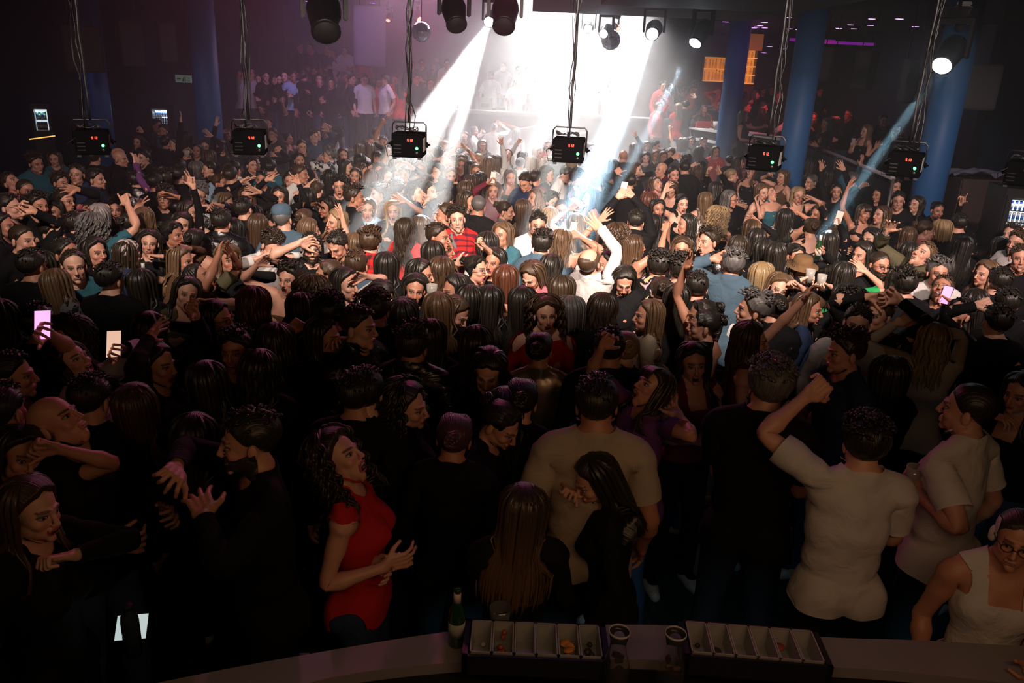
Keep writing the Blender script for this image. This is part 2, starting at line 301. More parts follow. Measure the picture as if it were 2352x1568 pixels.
def female(V, full=1.0):
    V = V.copy(); x, y, z = V.T; ax = np.abs(x); tor = (1 - sstep(.20, .30, ax))
    hip = np.exp(-((z - .93) / .12) ** 2); wa = np.exp(-((z - 1.13) / .10) ** 2); sh = sstep(1.30, 1.42, z) * (1 - sstep(1.50, 1.56, z))
    sx = 1 + (.07 * hip - .13 * wa - .06 * sstep(1.2, 1.35, z) * (z < 1.5)) * tor; sy = 1 + (.06 * hip - .14 * wa - .06 * sh) * tor
    nx = x * sx - np.sign(x) * .020 * sstep(.15, .24, ax) * (z > 1.2); ny = y * sy
    for s in (1, -1):
        g = np.exp(-(((x - s * .072) / .050) ** 2 + ((z - 1.305) / .052) ** 2)) * (y < -.02); ny = ny - g * .040 * full; 
    arm = (ax > .22) & (z > 1.3); c = np.array((0, .012, 1.445)); k = np.where(arm, .86, 1.0)
    nz = np.where(arm, c[2] + (z - c[2]) * k, z); ny = np.where(arm, c[1] + (ny - c[1]) * k, ny)
    neck = np.exp(-((z - 1.515) / .035) ** 2) * (ax < .1); nx = nx * (1 - .14 * neck); ny = ny * (1 - .12 * neck)
    jaw = sstep(1.64, 1.57, z) * (z > 1.535) * (ax < .1); nx = nx * (1 - .08 * jaw); nz = nz + .004 * jaw
    return np.stack([nx, ny, nz], 1)
def clip(V, T, W, N, f):
    """keep f>0, cutting the triangles the border crosses"""
    keep = f > 0; k = keep[T].sum(1); out = [T[k == 3]]; V2 = list(); pairs = {}; ext = []
    new = []
    def mid(a, b):
        q = (min(a, b), max(a, b))
        if q not in pairs: pairs[q] = len(V) + len(ext); ext.append(q)
        return pairs[q]
    for t in T[(k == 1) | (k == 2)]:
        t = [int(i) for i in t]
        if keep[t].sum() == 1:
            i = int(np.argmax(keep[t])); a, b, c = t[i], t[(i + 1) % 3], t[(i + 2) % 3]; new.append((a, mid(a, b), mid(a, c)))
        else:
            i = int(np.argmin(keep[t])); a, b, c = t[i], t[(i + 1) % 3], t[(i + 2) % 3]; ab, ac = mid(a, b), mid(a, c); new += [(ab, b, c), (ab, c, ac)]
    if ext:
        E = np.array(ext); w = (f[E[:, 0]] / (f[E[:, 0]] - f[E[:, 1]]))[:, None]
        mix = lambda A: np.concatenate([A, A[E[:, 0]] * (1 - w) + A[E[:, 1]] * w]); V, W, N, f = mix(V), mix(W), mix(N), np.concatenate([f, np.zeros(len(E))])
    T = np.concatenate([out[0], np.array(new, np.int32).reshape(-1, 3)]); u, inv = np.unique(T, return_inverse=True)
    return V[u], inv.reshape(-1, 3), W[u], nrm(N[u]), f[u]
BODY = {}
def body_lods():
    V, T = base_body(); _bones()
    for n, r in (('hi', HI_RATIO), ('mid', MID_RATIO), ('lo', LO_RATIO)):
        v, t = lod(V, T, r); W = weights(v)
        for sex in 'mf':
            vv = female(v) if sex == 'f' else v
            BODY[n, sex] = dict(V=vv, T=t, W=W, R=v, N=vnormals(vv, t))
CLO = {}
def smoothed(V, T, it, lam=.5):
    e = np.concatenate([T[:, [0, 1]], T[:, [1, 2]], T[:, [2, 0]]]); e = np.concatenate([e, e[:, ::-1]]); e = np.unique(e, axis=0)
    cnt = np.maximum(np.bincount(e[:, 0], minlength=len(V)), 1)[:, None]
    for _ in range(it):
        avg = np.stack([np.bincount(e[:, 0], V[e[:, 1], c], len(V)) for c in range(3)], 1) / cnt; V = V + (avg - V) * lam
    return V
def garment(l, sex, kind):
    key = (l, sex, kind)
    if key in CLO: return CLO[key]
    B = BODY[l, sex]; R = B['R']; x, y, z = R.T; ax = np.abs(x); off = .012
    neck = .094 - np.hypot(x * .8, (y - .02) * 1.0)      # >0 inside the neck opening
    arms = (z > 1.2)
    if kind in ('tshirt', 'shirt', 'longsleeve', 'jacket', 'sleeveless', 'hoodie', 'polo'):
        slv = {'tshirt': .37, 'polo': .37, 'sleeveless': .165}.get(kind, .695)
        body = np.minimum(z - {'jacket': .84, 'hoodie': .84, 'shirt': .88}.get(kind, .90), slv - ax)
        col_ = kind in ('jacket', 'shirt', 'hoodie', 'polo'); top = np.minimum(np.maximum(np.hypot(x, (y - .022) * np.where(y > .022, 1.4, 1)) - (.075 - .010 * col_), 1.45 + .8 * np.maximum(y - .02, 0) - z), 1.585 - .9 * np.maximum(-y - .02, 0) - z)
        f = np.minimum(body, top); off = {'tshirt': .014, 'shirt': .017, 'longsleeve': .010, 'jacket': .026, 'sleeveless': .011, 'hoodie': .028, 'polo': .015}[kind]
    elif kind in ('tank', 'camisole'):
        strap = .016 - np.abs(ax - .085); wide = .030 - np.abs(ax - .095)
        low = np.minimum(1.375 - .10 * (y < 0) * 0 - z, .172 - ax + .25 * (1.36 - z)); s_ = wide if kind == 'tank' else strap * .55
        f = np.maximum(low, np.minimum(np.minimum(s_, z - 1.2), np.hypot(x, y - .02) - .070)); f = np.minimum(f, z - .92); off = .009
    elif kind == 'strapless':
        f = np.minimum(np.minimum(1.36 - z, .175 - ax), z - .90); off = .009
    elif kind == 'blouse':
        f = np.minimum(np.minimum(z - .90, .52 - ax), np.minimum(1.50 + .6 * y - z + .0 * x, 1)); off = .020
    elif kind == 'trousers':
        f = np.minimum(1.0 - z, z - .075); off = .012
    elif kind in ('shoeL', 'shoeR'):
        f = np.minimum(.098 - z, x if kind == 'shoeL' else -x); off = .009
    V, T, W, N, ff = clip(B['V'], B['T'], B['W'], B['N'], f.astype(float))
    Rr = clip(R, B['T'], B['W'], B['N'], f.astype(float))[0]
    if kind == 'trousers':
        off = off + .012 * sstep(.45, .15, Rr[:, 2])
    elif kind not in ('shoeL', 'shoeR', 'tank', 'camisole', 'strapless'):
        loose = (1 - sstep(1.2, 1.34, Rr[:, 2])) * (np.abs(Rr[:, 0]) < .2)
        folds = .006 * np.sin(Rr[:, 0] * 38 + 3 * np.sin(Rr[:, 2] * 17)) * np.sin(Rr[:, 2] * 26 + Rr[:, 0] * 14 + 2 * Rr[:, 1])
        off = off + (.014 if sex == 'm' else .010) * loose + folds * (1 if kind != 'longsleeve' else .5)
        if kind in ('tshirt', 'polo'): off = off + .014 * sstep(.24, .36, np.abs(Rr[:, 0]))
    V = V + N * np.reshape(off + {'hi': 0, 'mid': .003, 'lo': .009}[l], (-1, 1))
    if kind not in ('shoeL', 'shoeR'): 
        V2 = smoothed(V, T, 2 if l != 'lo' else 1, .4); edge = (ff < 1e-6)[:, None]; V = np.where(edge, V, V2)
    # hem: fold the border inward so the cloth has thickness
    CLO[key] = dict(V=V, T=T, W=W, R=Rr, e=ff); return CLO[key]
def rot(axis, a):
    x, y, z = nrm(axis); c, s = math.cos(a), math.sin(a); C = 1 - c
    return np.array([[c + x * x * C, x * y * C - z * s, x * z * C + y * s], [y * x * C + z * s, c + y * y * C, y * z * C - x * s], [z * x * C - y * s, z * y * C + x * s, c + z * z * C]])
MIR = np.diag([-1., 1, 1])
def frame_to(u, n):           # rest frame x, n=-z  ->  u, n
    n = nrm(n - u * (n @ u)); y = np.cross(u, n)      # rest: x X (-z) = y
    return np.stack([u, y, -n], 1)
def solve_arm(sh, tgt, pole, la=.275, lf=.335):
    """sh, tgt in the body frame of a left arm; returns upper and fore directions and the bend normal"""
    d = tgt - sh; L = np.linalg.norm(d); dn = d / (L + 1e-9); L = min(max(L, .14), (la + lf) * .995)
    a = (la * la - lf * lf + L * L) / (2 * L); h = math.sqrt(max(la * la - a * a, 1e-6)); p = nrm(pole - dn * (pole @ dn))
    el = sh + dn * a + p * h; u = nrm(el - sh); v = nrm(sh + dn * L - el); n = np.cross(u, v)
    return u, v, n
def pose(P, sex):
    """P: dict(lean,side,twist,hy,hp,hr,armL,armR (target in body frame or None),curlL,curlR,twL,twR,legs) -> per-bone 3x4"""
    L = {n: i for i, n in enumerate(BN)}; G = [None] * len(BN); J = np.array(BJ, float)
    if sex == 'f':
        for i, n in enumerate(BN):
            if abs(J[i][0]) > .15 and J[i][2] > 1.2: J[i][0] -= math.copysign(.020, J[i][0])
    R = [np.eye(3)] * len(BN); X, Y, Z = np.eye(3)
    ln, sd, tw = P.get('lean', 0), P.get('side', 0), P.get('twist', 0)
    R[0] = rot(Y, -sd * .5) @ rot(X, ln * .25); R[1] = rot(Y, sd * .5) @ rot(X, ln * .4) @ rot(Z, tw * .5); R[2] = rot(Y, sd * .4) @ rot(X, ln * .35) @ rot(Z, tw * .5)
    hy, hp, hr = P.get('hy', 0), P.get('hp', 0), P.get('hr', 0)
    R[3] = rot(Z, hy * .4) @ rot(X, hp * .4) @ rot(Y, hr * .4); R[4] = rot(Z, hy * .6) @ rot(X, hp * .6) @ rot(Y, hr * .6)
    for s, n in ((1, 'L'), (-1, 'R')):
        lg = P.get('leg' + n, (0, 0, 0)); R[L['thi' + n]] = rot(X, -lg[0]) @ rot(Y, -s * lg[1]) @ R[0].T; R[L['cal' + n]] = rot(X, lg[2])
        R[L['foo' + n]] = rot(X, lg[0] - lg[2])
    def fk(i):
        if G[i] is not None: return G[i]
        if BP[i] < 0: G[i] = (R[i], J[i].copy()); return G[i]
        Rp, tp = fk(BP[i]); G[i] = (Rp @ R[i], tp + Rp @ (J[i] - J[BP[i]])); return G[i]
    for n, s in (('L', 1), ('R', -1)):
        M = np.eye(3) if s == 1 else MIR; tgt = P.get('arm' + n); ic, ia, jf, ih = L['cla' + n], L['arm' + n], L['for' + n], L['han' + n]
        Rc, tc = fk(2); 
        if tgt is None: tgt = np.array((s * .24, -.03, .86)) + np.array((P.get('sway', 0) * .03, 0, 0))
        R[ic] = np.eye(3); G[ic] = None; sh0 = fk(ic)[1] + fk(ic)[0] @ (J[ia] - J[ic]); dv = nrm(np.asarray(tgt) - sh0); elev = math.asin(max(-1, min(1, dv[2])))
        aa = max(-.10, elev * .34 if elev > 0 else elev * .08); R[ic] = rot(Y, -s * aa); G[ic] = None
        Gc, tcl = fk(ic); sh = tcl + Gc @ (J[ia] - J[ic]); t_ = M @ np.asarray(tgt, float); s_ = M @ sh
        up = sstep(-.3, .5, elev); bodyx = Rc @ X; pole = P.get('pole' + n)
        if pole is None: pole = np.array((.35, .75, -.5)) * (1 - up) + np.array((1.0, -.35, .05)) * up
        u, v, nn = solve_arm(s_, t_, np.asarray(pole, float))
        Au = frame_to(u, nn); Af = frame_to(v, nn)
        tws = P.get('tw' + n, 0); Ah = rot(v, tws) @ Af; Am = rot(v, tws * .5) @ Af
        wr = P.get('wr' + n, (0, 0)); Ah = Ah @ rot(Y, wr[0]) @ rot(Z, wr[1])
        Au, Am, Ah = M @ Au @ M, M @ Am @ M, M @ Ah @ M
        G[ia] = (Au, sh); pe = sh + Au @ (J[jf] - J[ia]); G[jf] = (Am, pe); G[ih] = (Ah, pe + Am @ (J[ih] - J[jf]))
        cu = P.get('curl' + n, (.3, .35, .4, .45, .5))
        for i in range(5):
            a, b = L['f%da%s' % (i, n)], L['f%db%s' % (i, n)]; c = cu[i]
            if i == 0:
                k = rot(np.array((.5, .5, -.2)) , c * .6); k = k if s == 1 else MIR @ k @ MIR; R[a] = k; k2 = rot(np.array((.7, .5, 0)), c * .5); R[b] = k2 if s == 1 else MIR @ k2 @ MIR
            else: R[a] = rot(Y, s * c * 1.35); R[b] = rot(Y, s * c * 1.65)
    out = np.zeros((len(BN), 3, 4))
    for i in range(len(BN)):
        Rg, tg = fk(i); out[i, :, :3] = Rg; out[i, :, 3] = tg - Rg @ J[i]
    return out
def skin(V, W, M):
    Vh = np.concatenate([V, np.ones((len(V), 1))], 1); Q = np.einsum('vb,bij->vij', W, M); return np.einsum('vij,vj->vi', Q, Vh)
def mouth(V, R, m):
    """opens the jaw by m (0..1)"""
    if m <= 0: return V
    V = V.copy(); x, y, z = R.T; hd = (z > 1.50) & (np.abs(x) < .09) & (y < .06)
    low = sstep(1.5895, 1.5865, z) * sstep(.0, -.05, y) * hd * sstep(1.50, 1.545, z); a = .30 * m; c, s = math.cos(a), math.sin(a); py, pz = -.005, 1.612
    yy, zz = V[:, 1] - py, V[:, 2] - pz; ny, nz = yy * c - zz * s, yy * s + zz * c
    V[:, 1] += (py + ny - V[:, 1]) * low; V[:, 2] += (pz + nz - V[:, 2]) * low
    ins = np.exp(-((x / .014) ** 2 + ((z - 1.588) / .0030) ** 2)) * (y < -.07); V[:, 1] += ins * .022 * m
    return V
def np_mesh(name, V, T, mat, R=None, smooth=True):
    me = bpy.data.meshes.new(name); me.vertices.add(len(V)); me.vertices.foreach_set('co', np.ascontiguousarray(V, np.float32).ravel())
    me.loops.add(len(T) * 3); me.loops.foreach_set('vertex_index', np.ascontiguousarray(T, np.int32).ravel())
    me.polygons.add(len(T)); me.polygons.foreach_set('loop_start', np.arange(0, len(T) * 3, 3, dtype=np.int32))
    if smooth: me.polygons.foreach_set('use_smooth', np.ones(len(T), bool))
    if R is not None:
        a = me.attributes.new('rest', 'FLOAT_VECTOR', 'POINT'); a.data.foreach_set('vector', np.ascontiguousarray(R, np.float32).ravel())
    me.update(calc_edges=True)
    for m in (mat if isinstance(mat, (list, tuple)) else [mat]): me.materials.append(m)
    return me
# ---------------------------------------------------------------- hair, in the base body's rest space, worn by the head bone
HR = random.Random(5)
class Acc:
    def __init__(s): s.V = []; s.T = []; s.R = []; s.n = 0
    def add(s, V, T, R): s.V.append(V); s.T.append(np.asarray(T, np.int32).reshape(-1, 3) + s.n); s.R.append(R); s.n += len(V)
    def get(s): return np.concatenate(s.V), np.concatenate(s.T), np.concatenate(s.R)
def grid_tris(a, b, wrap=False):
    t = []
    for i in range(a - 1):
        for j in range(b if wrap else b - 1):
            p, q, r, u = i * b + j, i * b + (j + 1) % b, (i + 1) * b + (j + 1) % b, (i + 1) * b + j; t += [(p, q, r), (p, r, u)]
    return t
def lock(A, P, w, th, rnd, sides=5, taper=True, out=None):
    """a strand of hair along P, flat, wide w and th thick"""
    P = np.asarray(P, float); n = len(P); d = nrm(np.gradient(P, axis=0)); c = np.array((0, .02, 1.66)) if out is None else out
    o = P - c; o[:, 2] *= .3; o = nrm(o - d * (o * d).sum(1)[:, None]); s = np.cross(d, o); k = np.linspace(0, 1, n)
    tp = np.minimum(1, np.sqrt(np.clip(1 - k, 0, 1)) * 1.5 + .08) * np.minimum(1, .5 + k * 4) if taper else np.ones(n)
    a = np.arange(sides) / sides * 2 * math.pi; V = P[:, None] + s[:, None] * (np.cos(a) * w)[None, :, None] * tp[:, None, None] + o[:, None] * (np.sin(a) * th)[None, :, None] * tp[:, None, None]
    L = np.concatenate([[0], np.cumsum(np.linalg.norm(np.diff(P, axis=0), axis=1))]); R = np.zeros((n, sides, 3)); R[..., 0] = rnd * 9 + np.cos(a)[None] * w * 12; R[..., 1] = L[:, None]; R[..., 2] = rnd
    T = grid_tris(n, sides, True); T += [((n - 1) * sides, (n - 1) * sides + i, (n - 1) * sides + i + 1) for i in range(1, sides - 1)]
    A.add(V.reshape(-1, 3), T, R.reshape(-1, 3))
def scalp(A, t, front=1.722, back=1.595, side=1.660, noise=0, sideonly=False):
    B = BODY['mid', 'm']; R = B['R']; x, y, z = R.T; ax = np.abs(x)
    hl = np.where(y < .02, side + (front - side) * sstep(.0, -.07, y), side + (back - side) * sstep(.02, .07, y)); hl = hl + .015 * sstep(.03, .0, ax) * (y < -.04)
    f = z - hl; f = np.where((ax > .0745) & (z < 1.672) & (y > -.02) & (y < .04), np.minimum(f, -.004), f); f = np.where(z < 1.56, -1, f)
    if sideonly: f = np.minimum(f, 1.725 - z + .03 * (y > .06))
    V, T, W, N, ff = clip(R, B['T'], B['W'], B['N'], f.astype(float)); N = vnormals(V, T); tt = t * sstep(-.002, .022, ff) * (1 + noise * np.sin(V[:, 0] * 140 + 2) * np.sin(V[:, 1] * 120 + V[:, 2] * 90)) + .002
    A.add(V + N * tt[:, None], T, np.stack([V[:, 0] * 40 + V[:, 1] * 9, V[:, 0] * 0, V[:, 0] * 0 + .5], 1))
def pushed(P, gap):
    for _ in range(3):
        d = sdf(P); e = .004; g = np.stack([(sdf(P + np.eye(3)[i] * e) - sdf(P - np.eye(3)[i] * e)) for i in range(3)], 1); m = (d < gap)
        P = P + nrm(g) * np.where(m, gap - d, 0)[:, None] * np.array((1, 1, .3))
    return P
def fall(phi, L, rad, part=0., wave=0, curl=0, n=13, rnd=0., flare=0.):
    """a strand's path: from the parting over the skull and down. phi 0 = back, +-pi = the face"""
    c = np.array((0, .012, 1.688)); sx, sy, sz = .080 + rad, .099 + rad, .083 + rad * .8; k = np.linspace(0, 1, n); S = .15; total = S + L; s = k * total; th0 = .12 + .25 * abs(rnd)
    th = np.minimum(th0 + s / .098, 1.62); x = sx * np.sin(th) * math.sin(phi); y = sy * np.sin(th) * math.cos(phi); z = sz * np.cos(th)
    root = np.array((part * .02, -.035 * (1 - abs(phi) / 3.2) * 0, 0)); P = np.stack([x, y, z], 1) + c; over = np.maximum(s - (1.62 - th0) * .098, 0)
    P[:, 2] -= over; P[:, 0] *= 1 + over * (flare - .12); P[:, 1] = c[1] + (P[:, 1] - c[1]) * (1 + over * (flare - .3)); P[:, 0] += root[0] * (1 - k)
    if wave: a = wave * sstep(.1, .5, k); P[:, 0] += a * np.sin(s * 42 + rnd * 9); P[:, 1] += a * .7 * np.cos(s * 38 + rnd * 5)
    if curl: a = curl * sstep(.05, .3, k); P[:, 0] += a * np.sin(s * 95 + rnd * 20); P[:, 1] += a * np.cos(s * 95 + rnd * 20); 
    return P
def long_hair(A, L, N=64, rad=.012, wave=0, curl=0, face=.62, w=.0135, flare=0., fringe=False, jit=.006):
    scalp(A, .010 + rad * .5, front=1.730)
    lim = math.pi * face
    ph = np.linspace(-lim * .97, lim * .97, 22); G = np.stack([pushed(fall(p, L * .93, rad - .007, n=12, flare=flare), .006) for p in ph]); R = np.zeros(G.shape); R[..., 0] = ph[:, None] * 6; R[..., 1] = np.linspace(0, L, 12)[None]; R[..., 2] = .3
    A.add(G.reshape(-1, 3), grid_tris(22, 12), R.reshape(-1, 3))
    for i in range(N):
        p = -lim + 2 * lim * (i + .5) / N + HR.uniform(-.04, .04); r = HR.uniform(-1, 1); P = fall(p, L * HR.uniform(.82, 1.06), rad + HR.uniform(-jit, jit), HR.uniform(-1, 1), wave, curl, 14 if not curl else 26, r, flare)
        lock(A, pushed(P, .012), w * HR.uniform(.8, 1.3) * (1 if not curl else .65), .006 if not curl else .0075, r, 5 if not curl else 4)
    if fringe:
        for i in range(12):
            x = -.045 + .09 * i / 11; P = np.array([(x * .5, -.03, 1.775), (x * .8, -.075, 1.755), (x, -.097, 1.725), (x * 1.05, -.103, 1.695), (x * 1.1, -.1, 1.682)]); lock(A, P, .008, .005, HR.uniform(-1, 1))
def short_hair(A, t, up=.0, N=70, curl=False, front=1.722, side=1.665):
    scalp(A, t * .8, front=front, side=side, noise=.15); c = np.array((0, .014, 1.69))
    for i in range(N):
        u = HR.random() * 2 * math.pi; v = HR.uniform(.05, 1.25) if math.cos(u) > -.3 else HR.uniform(.05, .95); d = np.array((math.sin(v) * math.sin(u), math.sin(v) * math.cos(u), math.cos(v))); r = np.array((.0765, .0955, .0805))
        if d[1] < 0 and d[2] < .45: continue
        p = c + d * (r + t * .3); q = nrm(np.array((d[0] * .6 + HR.uniform(-.3, .3), -.5 + HR.uniform(-.3, .3) if d[1] < .2 else .5, .1 + up + HR.uniform(-.2, .4))) ) ; q = nrm(q - d * (q @ d) * .75)
        L = t * HR.uniform(1.4, 2.4); P = [p + q * L * k + d * (t * .9 * math.sin(k * 2.6)) for k in (0, .3, .65, 1)]
        if curl:
            P = [p + d * t * (.6 + .5 * math.sin(k * 2)) + .008 * np.array((math.cos(k * 6 + i), math.sin(k * 6 + i), math.cos(k * 5))) for k in np.linspace(0, 1.2, 7)]
        lock(A, P, .0075 if not curl else .0065, .0045, HR.uniform(-1, 1), 4, out=c)
HAIRS = {}
def hair_mesh(kind, mat):
    if kind in HAIRS: return HAIRS[kind]
    A = Acc(); k = kind
    if k == 'short': short_hair(A, .014)
    elif k == 'crop': scalp(A, .005, side=1.655)
    elif k == 'quiff': short_hair(A, .024, .8, 80)
    elif k == 'tousled': short_hair(A, .024, .35, 110, side=1.655)
    elif k == 'shortcurl': short_hair(A, .026, 0, 170, True)
    elif k == 'receding': scalp(A, .006, front=1.752, noise=.1); short_hair(A, .008, 0, 40, front=1.752)
    elif k == 'balding': scalp(A, .009, sideonly=True)
    elif k == 'long': long_hair(A, .34)
    elif k == 'longer': long_hair(A, .46, flare=.05)
    elif k == 'wavy': long_hair(A, .33, wave=.009, rad=.018, flare=.25)
    elif k == 'wavier': long_hair(A, .40, N=70, wave=.013, rad=.022, flare=.3, face=.66)
    elif k == 'curly': long_hair(A, .24, N=90, curl=.013, rad=.034, flare=.55, jit=.014)
    elif k == 'fringe': long_hair(A, .30, fringe=True)
    elif k == 'bob': long_hair(A, .13, rad=.020, N=56, face=.62)
    elif k == 'bobwavy': long_hair(A, .17, rad=.026, wave=.008, flare=.3)
    elif k in ('pony', 'bun', 'highpony'):
        scalp(A, .010, noise=.1, side=1.668)
        kn = np.array((0, .112, 1.715)) if k != 'highpony' else np.array((0, .095, 1.765))
        for i in range(44):
            u = i / 44 * 2 * math.pi; d = np.array((math.sin(u) * .074, -.03 + .03 * math.cos(u * 1), 0)); a = np.array((math.sin(u) * .078, -.050 + .095 * (1 - abs(math.sin(u))) * (math.cos(u) < 0), 1.69 + .062 * math.cos(u) + .02)); a[2] = min(a[2], 1.762)
            m = (a + kn) / 2; m = np.array((0, .014, 1.69)) + nrm((m - (0, .014, 1.69)) / (.08, .1, .084)) * (.082, .101, .088); m2 = (m + kn) / 2; m2 = np.array((0, .014, 1.69)) + nrm((m2 - (0, .014, 1.69)) / (.08, .1, .084)) * (.086, .108, .09)
            lock(A, [a, m, m2, kn], .009, .004, HR.uniform(-1, 1), 4, False)
        if k == 'bun':
            for i in range(26):
                u = HR.random() * 6.28; w = HR.uniform(.2, 1); P = [kn + np.array((.034 * w * math.cos(u + s), .020 + .02 * math.sin(s * 2), .034 * w * math.sin(u + s))) for s in np.linspace(0, 2.4, 8)]; lock(A, P, .009, .008, HR.uniform(-1, 1), 5, False, out=kn)
        else:
            for i in range(26):
                r = HR.uniform(-1, 1); o = np.array((HR.uniform(-.02, .02), HR.uniform(-.012, .014), 0)); L = HR.uniform(.26, .36); P = [kn + o * min(1, s * 2.5) * (1 - .4 * s) + np.array((.006 * math.sin(s * 6 + r * 3), .05 * math.sin(min(s * 2.6, 1.9)) + .0, .02 * math.sin(s * 5) - L * max(s - .08, 0))) for s in np.linspace(0, 1, 11)]
                lock(A, pushed(np.array(P), .01), .010, .007, r, 5)
    elif k == 'flatcap':
        scalp(A, .007); HAIRS[kind] = np_mesh('hair', *A.get()[:2], mat, A.get()[2]); return HAIRS[kind]
    V, T, R = A.get(); HAIRS[kind] = np_mesh('hair', V, T, mat, R); return HAIRS[kind]
def beard_mesh(mat):
    if 'beard' in HAIRS: return HAIRS['beard']
    B = BODY['hi', 'm']; x, y, z = B['R'].T; f = np.minimum(np.minimum(1.612 - z + .35 * np.maximum(y + .05, 0), .02 - y), z - 1.528); lips = np.hypot(x / .022, (z - 1.588) / .010) - 1; f = np.minimum(f, np.where(y < -.05, lips * .01, 1)); f = np.where((z < 1.5) | (np.abs(x) > .09), -1, f); f = np.where((z > 1.598) & (np.abs(x) < .035), np.minimum(f, .6045 - z + 1), f)
    V, T, W, N, ff = clip(B['R'], B['T'], B['W'], B['N'], f.astype(float)); N = vnormals(V, T); V = V + N * (.001 + .0028 * sstep(0, .012, ff))[:, None]
    HAIRS['beard'] = np_mesh('beard', V, T, mat, np.stack([V[:, 0] * 40, V[:, 2], V[:, 0] * 0], 1)); return HAIRS['beard']
# ---------------------------------------------------------------- helpers for objects
def tag(o, label=None, cat=None, group=None, kind=None):
    for k, v in (('label', label), ('category', cat), ('group', group), ('kind', kind)):
        if v: o[k] = v
    return o
def link(name, data, parent=None, loc=None):
    o = bpy.data.objects.new(name, data); C.objects.link(o)
    if parent is not None: o.parent = parent
    if loc is not None: o.location = loc
    return o
def empty(name, loc, rz=0): o = link(name, None, None, loc); o.rotation_euler = (0, 0, rz); o.empty_display_size = .1; return o
class B:
    def __init__(s): s.bm = bmesh.new()
    def box(s, lo, hi, bev=0):
        lo, hi = Vector(lo), Vector(hi); r = bmesh.ops.create_cube(s.bm, size=1, matrix=Matrix.Translation((lo + hi) / 2) @ Matrix.Diagonal((*(hi - lo), 1)))
        if bev: bmesh.ops.bevel(s.bm, geom=list({e for v in r['verts'] for e in v.link_edges}), offset=bev, segments=2, affect='EDGES', clamp_overlap=True)
        return s
    def lathe(s, prof, c=(0, 0, 0), n=24, M=None, cap=True):
        rings = []
        for r, z in prof: rings.append([s.bm.verts.new(Vector((c[0] + r * math.cos(a * 2 * math.pi / n), c[1] + r * math.sin(a * 2 * math.pi / n), c[2] + z))) for a in range(n)])
        for i in range(len(rings) - 1):
            for j in range(n): f = s.bm.faces.new((rings[i][j], rings[i][(j + 1) % n], rings[i + 1][(j + 1) % n], rings[i + 1][j])); f.smooth = True
        for k in (0, -1):
            if cap and prof[k][0] > 1e-4: s.bm.faces.new(rings[k] if k == -1 else rings[k][::-1])
        if M is not None: bmesh.ops.transform(s.bm, matrix=M, verts=[v for r in rings for v in r])
        return s
    def tube(s, P, r, n=6, r2=None):
        P = [Vector(p) for p in P]; rings = []; up = Vector((0, 0, 1))
        for i, p in enumerate(P):
            d = (P[min(i + 1, len(P) - 1)] - P[max(i - 1, 0)]).normalized(); a = d.cross(up)
            if a.length < .05: a = d.cross(Vector((1, 0, 0)))
            a.normalize(); b = d.cross(a); rr = r if r2 is None else r + (r2 - r) * i / (len(P) - 1); rings.append([s.bm.verts.new(p + (a * math.cos(k * 2 * math.pi / n) + b * math.sin(k * 2 * math.pi / n)) * rr) for k in range(n)])
        for i in range(len(P) - 1):
            for j in range(n): s.bm.faces.new((rings[i][j], rings[i][(j + 1) % n], rings[i + 1][(j + 1) % n], rings[i + 1][j])).smooth = True
        s.bm.faces.new(rings[0][::-1]); s.bm.faces.new(rings[-1]); return s
    def prism(s, pts, z0, z1):
        a = [s.bm.verts.new((p[0], p[1], z0)) for p in pts]; b = [s.bm.verts.new((p[0], p[1], z1)) for p in pts]; n = len(pts)
        for i in range(n): s.bm.faces.new((a[i], a[(i + 1) % n], b[(i + 1) % n], b[i]))
        s.bm.faces.new(a[::-1]); s.bm.faces.new(b); return s
    def quad(s, *p): s.bm.faces.new([s.bm.verts.new(x) for x in p]); return s
    def done(s, name, mat, parent=None, loc=None):
        bmesh.ops.recalc_face_normals(s.bm, faces=s.bm.faces); me = bpy.data.meshes.new(name); s.bm.to_mesh(me); s.bm.free(); me.materials.append(mat); return link(name, me, parent, loc)
def struct(name, b, mat, loc=None): return tag(b.done(name, mat, None, loc), kind='structure')
def copy_tree(o, parent=None):
    c = o.copy(); C.objects.link(c); c.parent = parent
    for ch in o.children: copy_tree(ch, c)
    return c
# ---------------------------------------------------------------- materials of the room
M_BLACK = plain('black_paint', (.012, .012, .014), .7); M_FLOOR = plain('dance_floor', (.02, .045, .06), .35, noise=.6, nscale=2.); M_WALL = plain('dark_wall', (.035, .035, .05), .8, noise=.5, nscale=1.5)
M_BLUEWALL = plain('blue_wall', (.02, .05, .10), .7, noise=.4, nscale=1.); M_PIL = plain('blue_pillar', (.03, .14, .36), .55, noise=.3, nscale=3.); M_CEIL = plain('dark_ceiling', (.05, .045, .05), .8, noise=.6, nscale=1.)
M_BACK = plain('back_wall', (.07, .05, .07), .8, noise=.5, nscale=1.2); M_METAL = plain('black_metal', (.008, .008, .009), .4, metal=.2); M_GREY = plain('grey_metal', (.16, .16, .155), .45, metal=.4, noise=.3, nscale=20)
M_CABLE = plain('black_cable', (.004, .004, .005), .5); M_RED = plain('red_digits', (.2, 0, 0), emit=(1, .05, .02), es=9); M_GREEN = plain('green_lamp', (0, .2, 0), emit=(.05, 1, .15), es=12)
M_WHITE = plain('white_laminate', (.55, .54, .52), .35); M_LENS = plain('lit_lens', (1, 1, 1), emit=(.75, .88, 1), es=40); M_PURL = plain('violet_lamp', (.3, .1, .4), emit=(.72, .25, 1), es=9); M_REDL = plain('red_lens', (1, .1, .1), emit=(1, .04, .03), es=30)
M_CHROME = plain('chrome', (.6, .6, .62), .2, metal=1); M_MIRROR = plain('mirror_tiles', (.75, .75, .8), .12, metal=1)
